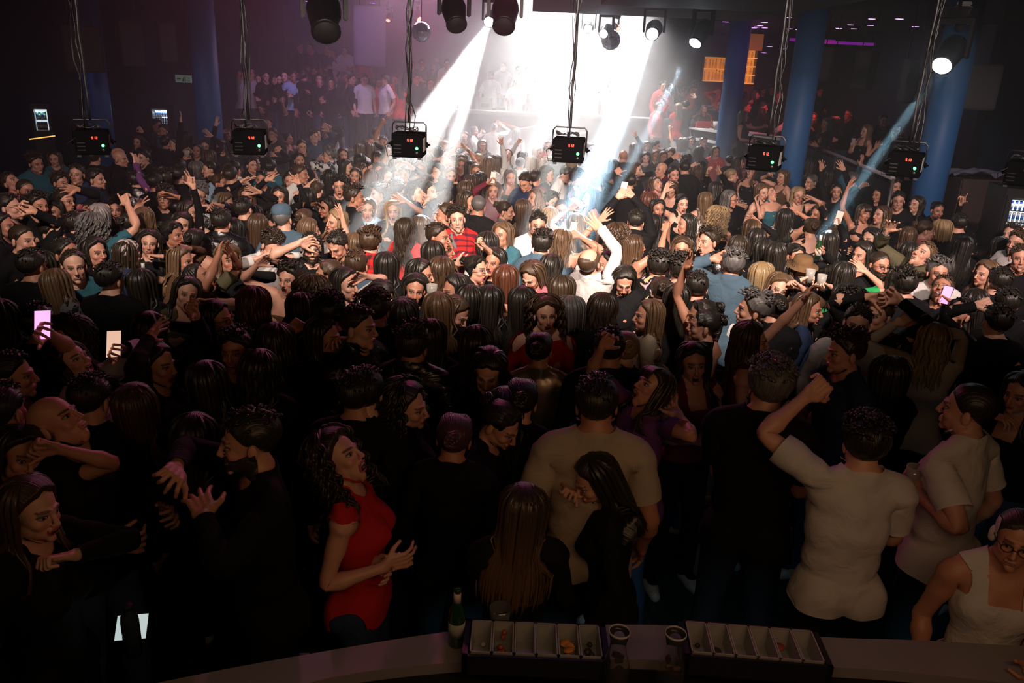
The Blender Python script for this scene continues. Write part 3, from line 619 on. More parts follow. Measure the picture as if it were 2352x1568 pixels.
# ---------------------------------------------------------------- the room
struct('floor', B().box((-17, -1.5, -.1), (13, 28, 0)), M_FLOOR)
struct('ceiling', B().box((-17, -1.5, 5.0), (13, 28, 5.1)), M_CEIL)
struct('wall_back', B().box((-7.75, 26.6, 0), (9.5, 26.8, 5)), M_BACK)
struct('wall_left', B().box((-17.2, -1.5, 0), (-17, 28, 5)), M_WALL); struct('wall_right', B().box((13, -1.5, 0), (13.2, 28, 5)), M_WALL); struct('wall_front', B().box((-17, -1.7, 0), (13, -1.5, 5)), M_WALL)
struct('wall_far_left', B().box((-17, 19.6, 0), (-7.55, 19.8, 5)), M_BLUEWALL); struct('wall_far_left_return', B().box((-7.75, 19.8, 0), (-7.55, 26.6, 5)), M_BLUEWALL)
struct('wall_far_right', B().box((9.2, 16.5, 0), (13, 16.7, 5)), M_BLUEWALL); struct('wall_far_right_return', B().box((9.0, 16.5, 0), (9.2, 26.6, 5)), M_WALL)
struct('ceiling_drop_right', B().box((4.9, 6, 4.3), (12.9, 26, 4.45)), M_CEIL); struct('ceiling_drop_left', B().box((-16.9, 9, 4.45), (-6.7, 19.5, 4.6)), M_CEIL)
PILLARS = []
def pillar(i, px, py, d, r=.23):
    p = at_d(px, py, d); PILLARS.append((p.x, p.y, r)); struct('pillar_%d' % i, B().lathe([(r, 0), (r, 4.4)], n=32), M_PIL, (p.x, p.y, 0)); return p
for i, a in enumerate(((228, 260, 16.), (476, 220, 14.6), (2150, 350, 11.6), (1836, 250, 13.4), (1690, 150, 17.5))): pillar(i + 1, *a)
struct('wall_panel_blue', B().box((-.28, -.1, 0), (.28, .1, 4.4)), M_BLUEWALL, at_d(432, 230, 17.2) * 1).location.z = 0
# stage, tiers and the platform by the rail
STG = 1.05
struct('stage_floor', B().box((-3.1, 21.2, 0), (4.9, 26.5, STG)), M_BLACK); struct('stage_floor_upper', B().box((-3.1, 23.15, STG), (4.9, 26.5, 1.45)), M_BLACK); struct('platform_right_upper', B().box((4.98, 21.0, .75), (8.85, 26.4, 1.15)), M_BLACK)
struct('platform_left', B().box((-7.5, 19.4, 0), (-3.2, 26.5, 1.0)), M_BLACK); struct('platform_left_upper', B().box((-7.5, 22.6, 1.0), (-3.2, 26.5, 1.7)), M_BLACK); struct('platform_left_top', B().box((-7.5, 24.5, 1.7), (-3.2, 26.5, 2.1)), M_BLACK)
struct('platform_right', B().prism([(4.95, 17.6), (6.25, 17.6), (5.35, 10.9), (12.9, 10.9), (12.9, 16.4), (8.9, 16.4), (8.9, 26.4), (4.95, 26.4)], 0, .75), M_BLACK)
# canopies over the booth
struct('ceiling_canopy', B().box((.1, 11.5, 4.10), (4.0, 15.8, 4.9)), M_BLACK); struct('ceiling_canopy_low', B().box((.95, 8.6, 3.94), (3.5, 11.2, 4.09)), M_BLACK)
# booth front; the red laser zigzag on it is drawn as a glowing tube
bf = empty('dj_booth', (0, 0, 0)); tag(bf, 'long dark booth front of the DJ with a pale top edge, below the white glow', 'booth')
B().box((-2.9, 20.6, 0), (5.6, 21.1, 1.98), .02).done('front_panel', plain('booth_panel', (.05, .045, .05), .6), bf); B().box((-3.0, 20.5, 1.98), (5.7, 21.15, 2.05), .01).done('counter', M_GREY, bf)
zz = [at_y(x, y, 20.45) for x, y in ((1110, 345), (1142, 278), (1196, 296), (1262, 283), (1290, 277), (1305, 305))]
tag(B().tube(zz, .018).done('light_strip', plain('red_laser_line', (.4, 0, 0), emit=(1, .08, .06), es=2.5)), 'thin zigzag line of red laser light on the dark booth front', 'light strip')
dk = empty('dj_desk', at_y(1185, 235, 21.9)); dk.location.z = 0; tag(dk, 'white DJ desk behind the dark booth front carrying the mixers', 'desk')
B().box((-1.5, -.35, STG + .85), (1.6, .35, STG + .93), .01).done('desk_top', M_WHITE, dk); B().box((-1.4, -.3, STG), (1.5, .3, STG + .85)).done('desk_body', M_WHITE, dk)
for k, (x, w, h, lb) in enumerate(((-.8, .36, .34, 'pale equipment case with a handle on the left end of the DJ desk'), (-.35, .3, .12, 'small black mixer beside the pale case on the DJ desk'), (.55, .32, .12, 'black player on the right half of the DJ desk'))):
    e = B().box((-w / 2, -.2, 0), (w / 2, .2, h), .01).done('player', M_GREY if k == 0 else M_BLACK, None, (dk.location.x + x, dk.location.y - .05, STG + .93)); tag(e, lb, 'equipment'); B().box((-w * .3, -.215, h * .3), (w * .3, -.19, h * .6)).done('panel', M_METAL, e)
# ---------------------------------------------------------------- rail and white counters of the platform
def rail(label, pts, z0, z1, w=.05, group=None):
    e = empty('railing', (pts[0][0], pts[0][1], 0)); tag(e, label, 'railing'); o = e.location
    L = [Vector((p[0], p[1], 0)) - o for p in pts]; B().tube([q + Vector((0, 0, z1)) for q in L], .03, 8).done('handrail', plain('pale_rail', (.34, .30, .32), .5), e)
    n = 0
    for a, b in zip(L, L[1:]):
        m = max(1, round((b - a).length / 1.6))
        for i in range(m + 1): q = a.lerp(b, i / m); B().tube([q + Vector((0, 0, z0)), q + Vector((0, 0, z1))], .022, 6).done('post', M_GREY, e)
        d = (b - a).normalized() * .03; B().quad(a + d + Vector((0, 0, z0 + .05)), b - d + Vector((0, 0, z0 + .05)), b - d + Vector((0, 0, z1 - .08)), a + d + Vector((0, 0, z1 - .08))).done('infill_panel', M_BLACK, e)
    return e
P1 = at_z(1838, 322, 1.85); P2 = at_z(2052, 410, 1.85)
rail('pale diagonal handrail along the edge of the raised floor by the blue pillar', [P1, P2], .75, 1.85)
def counter(label, a, b, d, z, h=1.0, base=.75):
    a, b = Vector((a.x, a.y, 0)), Vector((b.x, b.y, 0)); e = empty('counter', a); tag(e, label, 'counter'); v = b - a; n = Vector((-v.y, v.x, 0)).normalized() * d
    B().prism([(0, 0), v[:2], (v + n)[:2], n[:2]], z - .05, z).done('counter_top', M_WHITE, e); B().prism([(0, 0), v[:2], (v + n)[:2], n[:2]], z - .30, z - .24).done('lower_shelf', M_WHITE, e)
    k = v.normalized() * .06; B().prism([(k + n * .3)[:2], (v - k + n * .3)[:2], (v - k + n * .8)[:2], (k + n * .8)[:2]], base, z - .05).done('counter_base', M_BLACK, e); return e
c1 = counter('white drinks counter on the raised floor carrying cups and a white bucket', at_z(1555, 287, 1.9), at_z(1672, 304, 1.9), .55, 1.9)
counter('shorter white drinks counter continuing behind the hanging black box', at_z(1680, 300, 1.9), at_z(1795, 318, 1.9), .5, 1.9)
e = B().lathe([(.10, 0), (.14, .19), (.13, .19), (.09, .01)], n=24).done('ice_bucket', M_WHITE, None, at_z(1655, 300, 1.9) + Vector((0, .25, 0))); tag(e, 'white ice bucket at the end of the white drinks counter', 'bucket')
e = B().box((-.17, -.1, 0), (.17, .1, .15), .02).done('serving_box', plain('red_plastic', (.5, .02, .03), .4), None, at_z(1618, 295, 1.9) + Vector((0, .2, 0))); tag(e, 'red box on the white drinks counter', 'box')
for i, x in enumerate((1589, 1606)): tag(B().lathe([(.035, 0), (.045, .16), (.042, .16), (.033, .01)], n=16).done('cup', M_CHROME, None, at_z(x, 292, 1.9) + Vector((0, .2, 0))), ('tall pale cup at the near end of the white drinks counter', 'pale cup beside the red box on the white counter')[i], 'cup')
rc = counter('white side counter beside the glowing fridge with a red edge light below', at_z(2178, 525, 1.1), at_z(2300, 560, 1.1), .9, 1.1, base=0)
# back bar at the right with dark counter and draped cloth
cb = empty('back_counter', (0, 0, 0)); pc = at_z(2230, 412, 1.9); tag(cb, 'dark high counter under the crumpled cloth behind the blue pillar', 'counter'); B().box((pc.x - .12, pc.y, .75), (pc.x + 3.2, pc.y + .7, 1.9), .02).done('counter_body', plain('dark_wood', (.05, .03, .022), .6, noise=.5), cb)
me = bpy.data.meshes.new('draped_cloth'); gx = np.linspace(-.45, .45, 26); gy = np.linspace(-.22, .22, 14); rr = random.Random(3)
V = np.array([(x, y, .05 + .07 * abs(math.sin(x * 9 + y * 6)) * (1 - (x / .47) ** 2) + .05 * abs(math.sin(y * 17 + x * 5))) for x in gx for y in gy]); o = link('cloth', np_mesh('cloth', V, np.array(grid_tris(26, 14)), cloth_mat('plain')), None, (pc.x + .25, pc.y + .3, 1.86)); o.color = (.16, .17, .22, 1); tag(o, 'crumpled grey cloth lying on the dark high counter', 'cloth')
M_DEEP = plain('deep_black_casing', (.0025, .0025, .003), .7, spec=.0)
# ---------------------------------------------------------------- hanging laser boxes
def seg_digits(b, txt, w, h, x0, y, z0, t=.2):
    S = {'5': 'afgcd', '1': 'bc', '2': 'abged', '4': 'fgbc', '3': 'abgcd'}
    for i, ch in enumerate(txt):
        x = x0 + i * w * 1.5; q = w * t
        for s in S[ch]:
            lo, hi = {'a': ((x, z0 + h - q), (x + w, z0 + h)), 'd': ((x, z0), (x + w, z0 + q)), 'g': ((x, z0 + h / 2 - q / 2), (x + w, z0 + h / 2 + q / 2)), 'f': ((x, z0 + h / 2), (x + q, z0 + h)), 'b': ((x + w - q, z0 + h / 2), (x + w, z0 + h)), 'e': ((x, z0), (x + q, z0 + h / 2)), 'c': ((x + w - q, z0), (x + w, z0 + h / 2))}[s]
            b.box((lo[0], y - .002, lo[1]), (hi[0], y, hi[1]))
    return b
def wob(p, q, n, a, rd): 
    P = [Vector(p).lerp(Vector(q), i / n) for i in range(n + 1)]
    return [v + Vector((rd.uniform(-a, a), rd.uniform(-a, a), 0)) * (0 if i in (0, n) else 1) for i, v in enumerate(P)]
def laser_box(px, py, label, ry=0, pole=True, seed=1):
    p = at_y(px, py, 7.0); rd = random.Random(seed); e = empty('laser_projector', (p.x, p.y, p.z), ry); tag(e, label, 'stage light', 'black projector boxes hung from the ceiling')
    w, d, h = .130, .15, .098
    body = B().box((-w, -d, -h), (w, d, h), .006).done('housing', M_DEEP, e); B().box((-w + .012, -d - .004, -h + .012), (w - .012, -d + .002, h - .012), .003).done('rear_panel', M_DEEP, body)
    seg_digits(B(), '512', .011, .020, .004, -d - .004, .036).done('digit_display', M_RED, e); B().lathe([(0, 0), (.010, 0), (.012, .006), (0, .006)], n=14, M=Matrix.Translation((.085, -d - .004, -.018)) @ Matrix.Rotation(math.pi / 2, 4, 'X')).done('green_lamp', M_GREEN, e)
    B().lathe([(.012, 0), (.016, .004), (.012, .012), (0, .012)], n=16, M=Matrix.Translation((.085, -d - .004, -.058)) @ Matrix.Rotation(math.pi / 2, 4, 'X')).done('socket', M_METAL, e)
    for k in range(3): B().box((-.11, -d - .006, -.06 + k * .03), (-.05, -d - .003, -.052 + k * .03)).done('label_plate', M_METAL, e)
    for s in (-1, 1):
        v = B()
        for k in range(9): v.box((s * w - .002, -d * .7 + k * .028, -.05), (s * w + .003 * s + .001, -d * .7 + k * .028 + .014, .06))
        v.done('side_vent', M_GREY, e); B().lathe([(.02, 0), (.024, .012), (.008, .02), (.006, .035), (0, .035)], n=12, M=Matrix.Translation((s * (w + .016), 0, .0)) @ Matrix.Rotation(s * math.pi / 2, 4, 'Y')).done('knob', M_DEEP, e)
        B().box((s * (w + .03) - .004, -.045, -.008), (s * (w + .03) + .012, .03, .006), .003).done('lever', M_DEEP, e); B().box((s * .105 - .015, -d - .0, -h - .016), (s * .105 + .015, -d + .03, -h)).done('foot', M_BLACK, e)
    B().tube([(-w - .014, 0, -.01), (-w - .014, 0, h + .06), (-w + .008, 0, h + .085), (w - .008, 0, h + .085), (w + .014, 0, h + .06), (w + .014, 0, -.01)], .0075, 6).done('bracket', M_METAL, e)
    top = 5.0 - p.z
    c = B().tube(wob((0, 0, h + .085), (.0, 0, top), 14, .006, rd), .013, 6); c.done('hanging_pole', M_CABLE, e)
    for k in range(3): B().tube(wob((rd.uniform(-.05, .06), rd.uniform(-.06, .05), h), (rd.uniform(-.05, .05), .02, top), 18, .022, rd), .0055, 5).done('cable', M_CABLE, e)
    for k in range(2):
        a = rd.uniform(0, 3); L = [Vector((.10 * math.cos(a + t) - .02, .05 * math.sin(t), h + .018 + .03 * math.sin(t * 1.5) ** 2)) for t in np.linspace(0, 5, 16)]; B().tube(L, .005, 5).done('cable', M_CABLE, e)
    B().tube([(-w + .02, -d, .05), (-w - .05, -d - .02, .0), (-w - .03, -d - .01, -.09), (-w + .03, -d, -h + .02)], .004, 5).done('cable', M_CABLE, e)
    return e
lab = ['black projector box hanging before the far blue pillar, red digits lit', 'black projector box hanging beside the dense crowd edge near the blue pillars', 'black projector box silhouetted against white haze, cable loop dangling below', 'black projector box with pale top hanging right of the haze centre', 'black projector box with tilted vented side hanging over the white counters', 'black projector box with a bright top plate hanging by the blue pillar', 'grey vented side of a projector box cut off by the picture edge']
for k, (px, py, ry) in enumerate(((213, 325, .42), (575, 325, .22), (940, 331, .0), (1307, 343, -.12), (1757, 362, -.42), (2080, 376, -.5), (2352, 398, -.62))): laser_box(px, py, lab[k], ry, seed=k + 1)
# ---------------------------------------------------------------- moving head lamps
def moving_head(px, py, d, tgt, label, lens, size=1., W=0, beams=(), col=COOL):
    p = at_d(px, py, d); e = empty('moving_head_lamp', p); e.scale = (size,) * 3; tag(e, label, 'stage light', 'moving head lamps under the ceiling')
    v = (Vector(tgt) - p).normalized(); yaw = math.atan2(v.y, v.x) + math.pi / 2; tilt = math.acos(max(-1, min(1, -v.z))); e.rotation_euler = (0, 0, yaw)
    B().box((-.16, -.16, .36), (.16, .16, .46), .02).done('base', M_METAL, e); y = B().box((-.19, -.05, .30), (.19, .05, .36), .01); y.box((-.19, -.05, -.05), (-.155, .05, .32), .01).box((.155, -.05, -.05), (.19, .05, .32), .01); y.done('yoke', M_METAL, e)
    Mx = Matrix.Rotation(-tilt, 4, 'X'); hd = B().lathe([(.07, .20), (.12, .17), (.145, .05), (.125, -.10), (.11, -.19), (.12, -.21), (.12, -.235), (.10, -.235)], n=20, M=Mx).done('lamp_head', M_METAL, e)
    B().lathe([(0, -.237), (.098, -.237), (.098, -.240), (0, -.242)], n=24, M=Mx).done('lens', M_LENS if lens == 1 else M_REDL if lens == 2 else M_BLACK, hd)
    B().tube([(0, 0, .46), (0, 0, max(.5, (4.98 - p.z) / size))], .02, 6).done('hanger', M_METAL, e)
    q = p + v * .31 * size
    for t, w_, a_ in beams: spot(q, t, w_, a_, col, .25, .045)
    return e
# beams: every source aims at real places in the crowd (pixel of the spot on the head plane)
def hp(px, py): return at_z(px, py, 1.6)
moving_head(745, 30, 9.5, (-1.2, 6, 0), 'large black moving head lamp hanging at the top left of the haze, unlit', 0, 1.45)
moving_head(1043, 26, 10.5, (.2, 7, 0), 'unlit black moving head lamp, leftmost of the middle pair', 0, 1.15)
moving_head(1160, 28, 10.5, (-.4, 6.5, 0), 'unlit black moving head lamp overlapping a smaller lit one', 0, 1.25)
moving_head(1128, 42, 14., hp(880, 470), 'small lit moving head lamp sending the broad beam down towards the hanging box', 1, .85, beams=((hp(872, 470), 247520, 3.0), (hp(915, 500), 199918, 2.4), (hp(832, 455), 180880, 2.6), (hp(985, 520), 265200, 2.0)), col=WHT)
moving_head(1352, 62, 16.5, hp(1180, 520), 'lit lamp left of the second mirror ball, lost in the white glow', 1, .8, beams=((hp(1240, 520), 156000, 2.2),), col=WHT)
moving_head(1392, 70, 15.5, hp(1120, 420), 'lit lamp just above the second mirror ball', 1, .8, beams=((hp(1180, 430), 84000, 2.4), (hp(1130, 470), 108000, 1.6)), col=WHT)
moving_head(1502, 68, 13., hp(1330, 520), 'lit lamp throwing a thin blue-white beam, left of two neighbours', 1, .95, beams=((hp(1310, 520), 252000, 4.2), (hp(1378, 470), 216000, 1.2), (hp(1300, 500), 162000, 1.)))
moving_head(1612, 74, 12.2, hp(1400, 420), 'lit lamp throwing several thin blue beams beside the orange shelves', 1, .95, beams=((hp(1440, 400), 156000, 1.3), (hp(1418, 430), 144000, .9), (hp(1478, 380), 108000, .9), (hp(1390, 480), 156000, 1.2)))
moving_head(2182, 122, 9.2, hp(1900, 560), 'brightly lit lamp at the far right throwing a beam past the pillar', 1, 1.05, beams=((hp(1905, 520), 140400, 1.7), (hp(1960, 470), 97200, 1.2), (hp(1870, 560), 118800, 1.3), (hp(1925, 480), 54000, .8)), col=(.45, .80, 1))
moving_head(952, 36, 19., at_d(1085, 150, 18.5), 'red lamp shining above the first mirror ball', 2, .7, beams=((at_d(1090, 150, 18.), 900, 5.), (at_d(1010, 190, 18.), 500, 4.), (at_d(930, 240, 18.), 300, 4.)), col=(1, .05, .03))
moving_head(893, 39, 20., at_d(850, 230, 19.), 'small red lamp above the hanging speaker panel', 2, .5, beams=((at_d(860, 230, 19.), 60, 9.),), col=(1, .05, .03))
moving_head(1414, 60, 18., at_d(1520, 160, 17.), 'small red lamp right of the white glow near the second mirror ball', 2, .5, beams=((at_d(1500, 160, 17.), 250, 4.),), col=(1, .05, .03))
e = moving_head(2205, 52, 9.6, (3, 5, 0), 'dim unlit lamp hanging from the ceiling above the bright right lamp', 0, .5)
# haze of the smoke machines: dense over the booth, thin over the floor
def haze(name, lo, hi, dens, col=(1, 1, 1), aniso=.5):
    m = bpy.data.materials.new(name); m.use_nodes = True; nt = m.node_tree; nt.nodes.remove(nt.nodes['Principled BSDF']); v = NN(nt, 'ShaderNodeVolumeScatter'); v.inputs['Color'].default_value = (*col, 1); v.inputs['Density'].default_value = dens; v.inputs['Anisotropy'].default_value = aniso
    nt.links.new(v.outputs[0], nt.nodes['Material Output'].inputs['Volume']); return tag(B().box(lo, hi).done(name, m), 'thin smoke haze lit by the lamps over the dance floor', 'haze', kind='stuff')
haze('stage_haze', (-7.5, 15.2, .02), (4.85, 26.55, 4.98), .055); haze('floor_haze', (-6.35, 6.0, .02), (7.6, 11.0, 4.0), .012); haze('mid_haze', (-6.35, 11.02, .02), (4.85, 15.15, 4.08), .026)
# ---------------------------------------------------------------- mirror balls
def mirror_ball(px, py, Y, r, label):
    p = at_y(px, py, Y); e = empty('mirror_ball', p); tag(e, label, 'mirror ball'); b = B(); n = 18; jit = random.Random(4)
    for i in range(n):
        t0, t1 = math.pi * i / n, math.pi * (i + 1) / n; m = max(4, int(2 * n * math.sin((t0 + t1) / 2)))
        for j in range(m):
            a0, a1 = 2 * math.pi * j / m, 2 * math.pi * (j + .93) / m; k = r * (1 + jit.uniform(-.01, .01))
            f = lambda t, a: (k * math.sin(t) * math.cos(a), k * math.sin(t) * math.sin(a), k * math.cos(t)); b.quad(f(t0, a0), f(t1 - .01, a0), f(t1 - .01, a1), f(t0, a1))
    b.done('mirror_tiles', M_MIRROR, e); B().lathe([(r * .985 * math.sin(t), -r * .985 * math.cos(t)) for t in np.linspace(.01, 3.13, 14)], n=28).done('core', M_BLACK, e)
    B().tube([(0, 0, r), (0, 0, 5 - p.z)], .008, 5).done('wire', M_METAL, e)
mirror_ball(968, 73, 17., .195, 'mirror ball in the red light, hanging over the left side of the booth'); mirror_ball(1403, 92, 17., .19, 'mirror ball hanging right of the white glow')
# ---------------------------------------------------------------- hanging panels and speakers
def hang_panel(px0, py0, px1, py1, d, yaw, label, mat, t=.5):
    a, b = at_d(px0, py0, d), at_d(px1, py1, d); c = (a + b) / 2; w = abs(px1 - px0) / FPX * d; h = abs(py1 - py0) / FPX * d; e = empty('hanging_speaker', c, yaw); tag(e, label, 'speaker', 'dark cabinets hung along the side walls')
    B().box((-w / 2, 0, -h / 2), (w / 2, t, h / 2), .02).done('cabinet', M_BLACK, e); B().box((-w / 2 + .03, -.012, -h / 2 + .03), (w / 2 - .03, 0, h / 2 - .03), .004).done('front_grille', mat, e)
    for s in (-1, 1): B().tube([(s * w * .3, t / 2, h / 2), (s * w * .3, t / 2, max(h / 2 + .05, 4.5 - c.z))], .01, 5).done('hanger', M_METAL, e)
M_GRILL = plain('grey_grille', (.055, .05, .05), .8, noise=.6, nscale=12)
for k, (x0, y0, x1, y1, d, yw) in enumerate(((150, 62, 232, 164, 13.5, .5), (278, 50, 330, 150, 14.5, .6), (366, 55, 406, 140, 15.5, .7), (444, 52, 500, 130, 16.5, .8))): hang_panel(x0, y0, x1, y1, d, yw, ['widest dark cabinet hung at the upper left', 'second dark cabinet hung at the upper left, grey front', 'third dark cabinet hung at the upper left', 'fourth dark cabinet, hung just before the second blue pillar'][k], M_GRILL)
for k, (x0, y0, x1, y1, d, yw) in enumerate(((1872, 110, 1912, 185, 15., -.7), (1957, 118, 1998, 202, 14., -.6), (2066, 136, 2104, 235, 13., -.5), (2205, 150, 2290, 250, 11.5, -.4))): hang_panel(x0, y0, x1, y1, d, yw, ['first dark cabinet hung over the raised floor, by the middle pillar', 'second dark cabinet hung over the raised floor', 'narrow dark cabinet hung left of the bright right lamp', 'widest dark cabinet hung right of the bright lamp'][k], M_GRILL)
hang_panel(812, 18, 886, 150, 18., .15, 'dark speaker block hanging in the violet haze left of the red lamps', plain('violet_grille', (.05, .04, .07), .8))
# ---------------------------------------------------------------- ceiling downlights
dl = [(2222, 11), (1759, 19), (1711, 38), (1741, 38), (1811, 39), (1852, 40), (2002, 42), (2066, 42), (1667, 49), (1756, 50), (1844, 50), (1954, 56), (1999, 57), (1707, 55), (2103, 60), (2311, 64), (1746, 58), (1738, 61), (1733, 63), (1757, 63), (1814, 65), (1834, 67), (1868, 62), (1927, 64), (1962, 65)]
dl0 = None
for k, (x, y) in enumerate(dl):
    p = at_z(x, y, 4.30); 
    if p.y > 25.5 or p.y < 0: p = at_y(x, y, 25.2); p.z = 4.3
    if dl0 is None:
        dl0 = empty('ceiling_downlight', p); B().lathe([(.0, -.012), (.075, -.012), (.08, -.004), (0, -.004)], n=18).done('lens', M_PURL, dl0); B().lathe([(.082, 0), (.11, 0), (.11, -.014), (.082, -.014), (.082, 0)], n=18).done('trim_ring', M_METAL, dl0); q = dl0
    else: q = copy_tree(dl0); q.location = p
    tag(q, 'small violet round downlight in the dropped ceiling over the raised floor', 'ceiling light', 'violet downlights')
for k, (x, y) in enumerate(((706, 2), (857, 6), (1010, 10), (819, 15), (935, 22))):
    q = copy_tree(dl0); q.location = at_z(x, y, 5.0) if at_z(x, y, 5.0).y < 26 and at_z(x, y, 5.).y > 0 else at_y(x, y, 26.3); tag(q, 'violet downlight in the ceiling at the top of the haze', 'ceiling light', 'violet downlights by the haze')
for k, (x, y, w) in enumerate(((1866, 93, .5), (1942, 99, .65))):
    p = at_y(x, y, 19.); e = B().box((-w, -.03, -.03), (w, .03, .03)).done('ceiling_lightbox', plain('violet_panel_%d' % k, (.2, .02, .3), emit=(.5, .02, .7), es=.22), None, p); tag(e, ['narrow violet light panel under the dropped ceiling', 'wider violet light panel right of the narrow one'][k], 'light panel')
for k, (x, y) in enumerate(((1768, 106), (1795, 155), (1799, 111), (1755, 120))):
    q = copy_tree(dl0); q.location = at_y(x, y, 20.5); tag(q, 'violet lamp hanging low beside the orange bottle shelf', 'lamp', 'low violet lamps')
# ---------------------------------------------------------------- orange bottle shelves
def shelf_unit(px0, py0, px1, py1, Y, rows, label, group, step):
    a, b = at_y(px0, py1, Y), at_y(px1, py0, Y); e = empty('bottle_shelf', (a.x, Y, a.z)); tag(e, label, 'shelf'); w, h = b.x - a.x, b.z - a.z; B().box((0, 0, .76 - a.z), (w, .3, -.01)).done('base_cabinet', M_METAL, e)
    B().box((0, .22, 0), (w, .26, h)).done('lit_back', plain(group.replace(' ', '_') + '_glow', (.5, .22, .05), .7, emit=(1, .36, .06), es=.55), e)
    for s in (0, w): B().box((s - .015, 0, 0), (s + .015, .24, h)).done('side_panel', M_METAL, e)
    for r in range(rows):
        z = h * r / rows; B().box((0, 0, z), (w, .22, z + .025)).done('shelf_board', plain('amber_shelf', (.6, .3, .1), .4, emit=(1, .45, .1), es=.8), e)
        x = .07
        while x < w - .05:
            q = copy_tree(BOT); q.location = (a.x + x, Y + .11, a.z + z + .026); k_ = RB.uniform(.8, 1.12); q.scale = (k_, k_, k_ * min(1.1, (h / rows - .04) / .33)); tag(q, 'amber backlit bottle on ' + group, 'bottle', 'bottles on ' + group); x += step * RB.uniform(.85, 1.5)
RB = random.Random(8); M_AMB = plain('amber_glass', (.45, .17, .03), .12, spec=.6, emit=(1, .32, .04), es=.35)
BOT = empty('liquor_bottle', (0, 0, -5)); B().lathe([(.0, 0), (.037, 0), (.038, .17), (.03, .20), (.013, .235), (.013, .285), (0, .285)], n=14).done('glass', M_AMB, BOT); B().lathe([(.015, .283), (.015, .31), (0, .31)], n=10).done('cap', M_BLACK, BOT)
shelf_unit(1612, 132, 1672, 186, 23.2, 2, 'orange lit bottle shelf left of the dark pillar', 'the left orange shelf', .085); shelf_unit(1706, 116, 1742, 192, 22., 4, 'tall orange lit bottle shelf right of the dark pillar', 'the tall orange shelf', .09)
p = at_y(1735, 97, 22.); e = B().box((-.34, 0, -.2), (.2, .05, .2)).done('wall_lightbox', plain('amber_panel', (.5, .2, .04), emit=(1, .35, .05), es=.10), None, p); tag(e, 'dim orange lit panel above the tall orange bottle shelf', 'light panel')
for o in [BOT] + list(BOT.children): bpy.data.objects.remove(o)
# ---------------------------------------------------------------- fridges
def can_mesh(): b = B().lathe([(0, 0), (.024, 0), (.033, .006), (.033, .15), (.026, .162), (0, .162)], n=18); return b
def fridge(px0, py0, px1, py1, Y, yaw, label, rows, cols, strength, canlab, grp):
    a, b = at_y(px0, py1, Y), at_y(px1, py0, Y); w, h = b.x - a.x, b.z - a.z; e = empty('drinks_fridge', (a.x, Y, a.z), yaw); tag(e, label, 'fridge'); B().box((-.06, .02, .0 - a.z), (w + .06, .6, -.06)).done('base_cabinet', M_METAL, e)
    B().box((-.06, .02, -.06), (w + .06, .60, -.0)).box((-.06, .02, h), (w + .06, .6, h + .12)).box((-.06, .02, 0), (0, .6, h)).box((w, .02, 0), (w + .06, .6, h)).done('cabinet', M_METAL, e)
    B().box((0, .5, 0), (w, .56, h)).done('lit_back', plain('fridge_glow', (.8, .9, 1), emit=(.72, .88, 1), es=strength), e); B().box((-.05, -.02, -.05), (w + .05, .02, 0)).box((-.05, -.02, h), (w + .05, .02, h + .05)).box((-.05, -.02, 0), (-.0, .02, h)).box((w, -.02, 0), (w + .05, .02, h)).done('door_frame', M_METAL, e)
    l = bpy.data.lights.new('fridge_light', 'AREA'); l.energy = 2.0 * strength; l.size = w * .8; l.color = (.8, .92, 1); lo_ = link('fridge_light', l, e, (w / 2, .06, h - .02)); lo_.rotation_euler = (-.5, 0, 0)
    n = len(rows); first = None
    for r, cs in enumerate(rows):
        z = h * (n - 1 - r) / n; B().box((0, .03, z), (w, .5, z + .012)).done('shelf', M_CHROME, e)
        for i in range(cols):
            k = cs[i % len(cs)]; q = can_mesh().done('drinks_can', k[0], None); Rz = Matrix.Rotation(yaw, 3, 'Z'); q.location = Vector((a.x, Y, a.z)) + Rz @ Vector((.05 + (w - .1) * i / (cols - 1), .09, z + .013)); sc = min(1, (h / n - .03) / .165); q.scale = (sc * w / (cols * .068), sc * w / (cols * .068), sc)
            B().lathe([(.0335, .04), (.0335, .11)], n=18).done('label_band', k[1], q); B().lathe([(.0, .163), (.025, .163), (.026, .160)], n=14).done('lid', M_CHROME, q); tag(q, k[2] + canlab, 'can', k[2] + 'cans ' + grp)
    return e
cm = lambda n, c: plain(n, c, .3, metal=.3)
K_B = (cm('blue_can', (.03, .07, .35)), cm('silver_band', (.6, .65, .7)), 'blue and silver '); K_W = (cm('white_can', (.7, .75, .8)), cm('blue_band', (.04, .15, .5)), 'white and blue '); K_G = (cm('green_can', (.02, .35, .08)), cm('pale_band', (.5, .7, .5)), 'green '); K_R = (cm('red_can', (.55, .03, .03)), cm('light_band', (.7, .6, .6)), 'red ')
fridge(2304, 462, 2400, 538, 9.0, -.18, 'glowing drinks fridge with three shelves of cans at the picture edge', [[K_B], [K_W], [K_G, K_G, K_G, K_R, K_R, K_R, K_W]], 7, 2.2, 'can in the glowing fridge at the picture edge', 'in the near fridge')
fridge(352, 253, 384, 284, 19.0, 0, 'small lit fridge with white shelves before the far blue wall', [[K_W], [K_B]], 6, 2.4, 'can in the small far fridge', 'in the far fridge')
fridge(84, 252, 103, 300, 17.5, .5, 'narrow lit cabinet with green and orange bottles at the far left', [[K_W, K_G], [K_G, K_R]], 4, .8, 'can in the narrow cabinet at the far left', 'in the narrow far cabinet')
p = at_y(95, 314, 16.5); e = B().tube([p + Vector((-.25, 0, -.06)), p + Vector((.28, 0, .03))], .012).done('light_strip', plain('orange_strip', (.4, .2, .05), emit=(1, .5, .1), es=1.4)); tag(e, 'thin orange strip of light under the narrow cabinet', 'light strip')
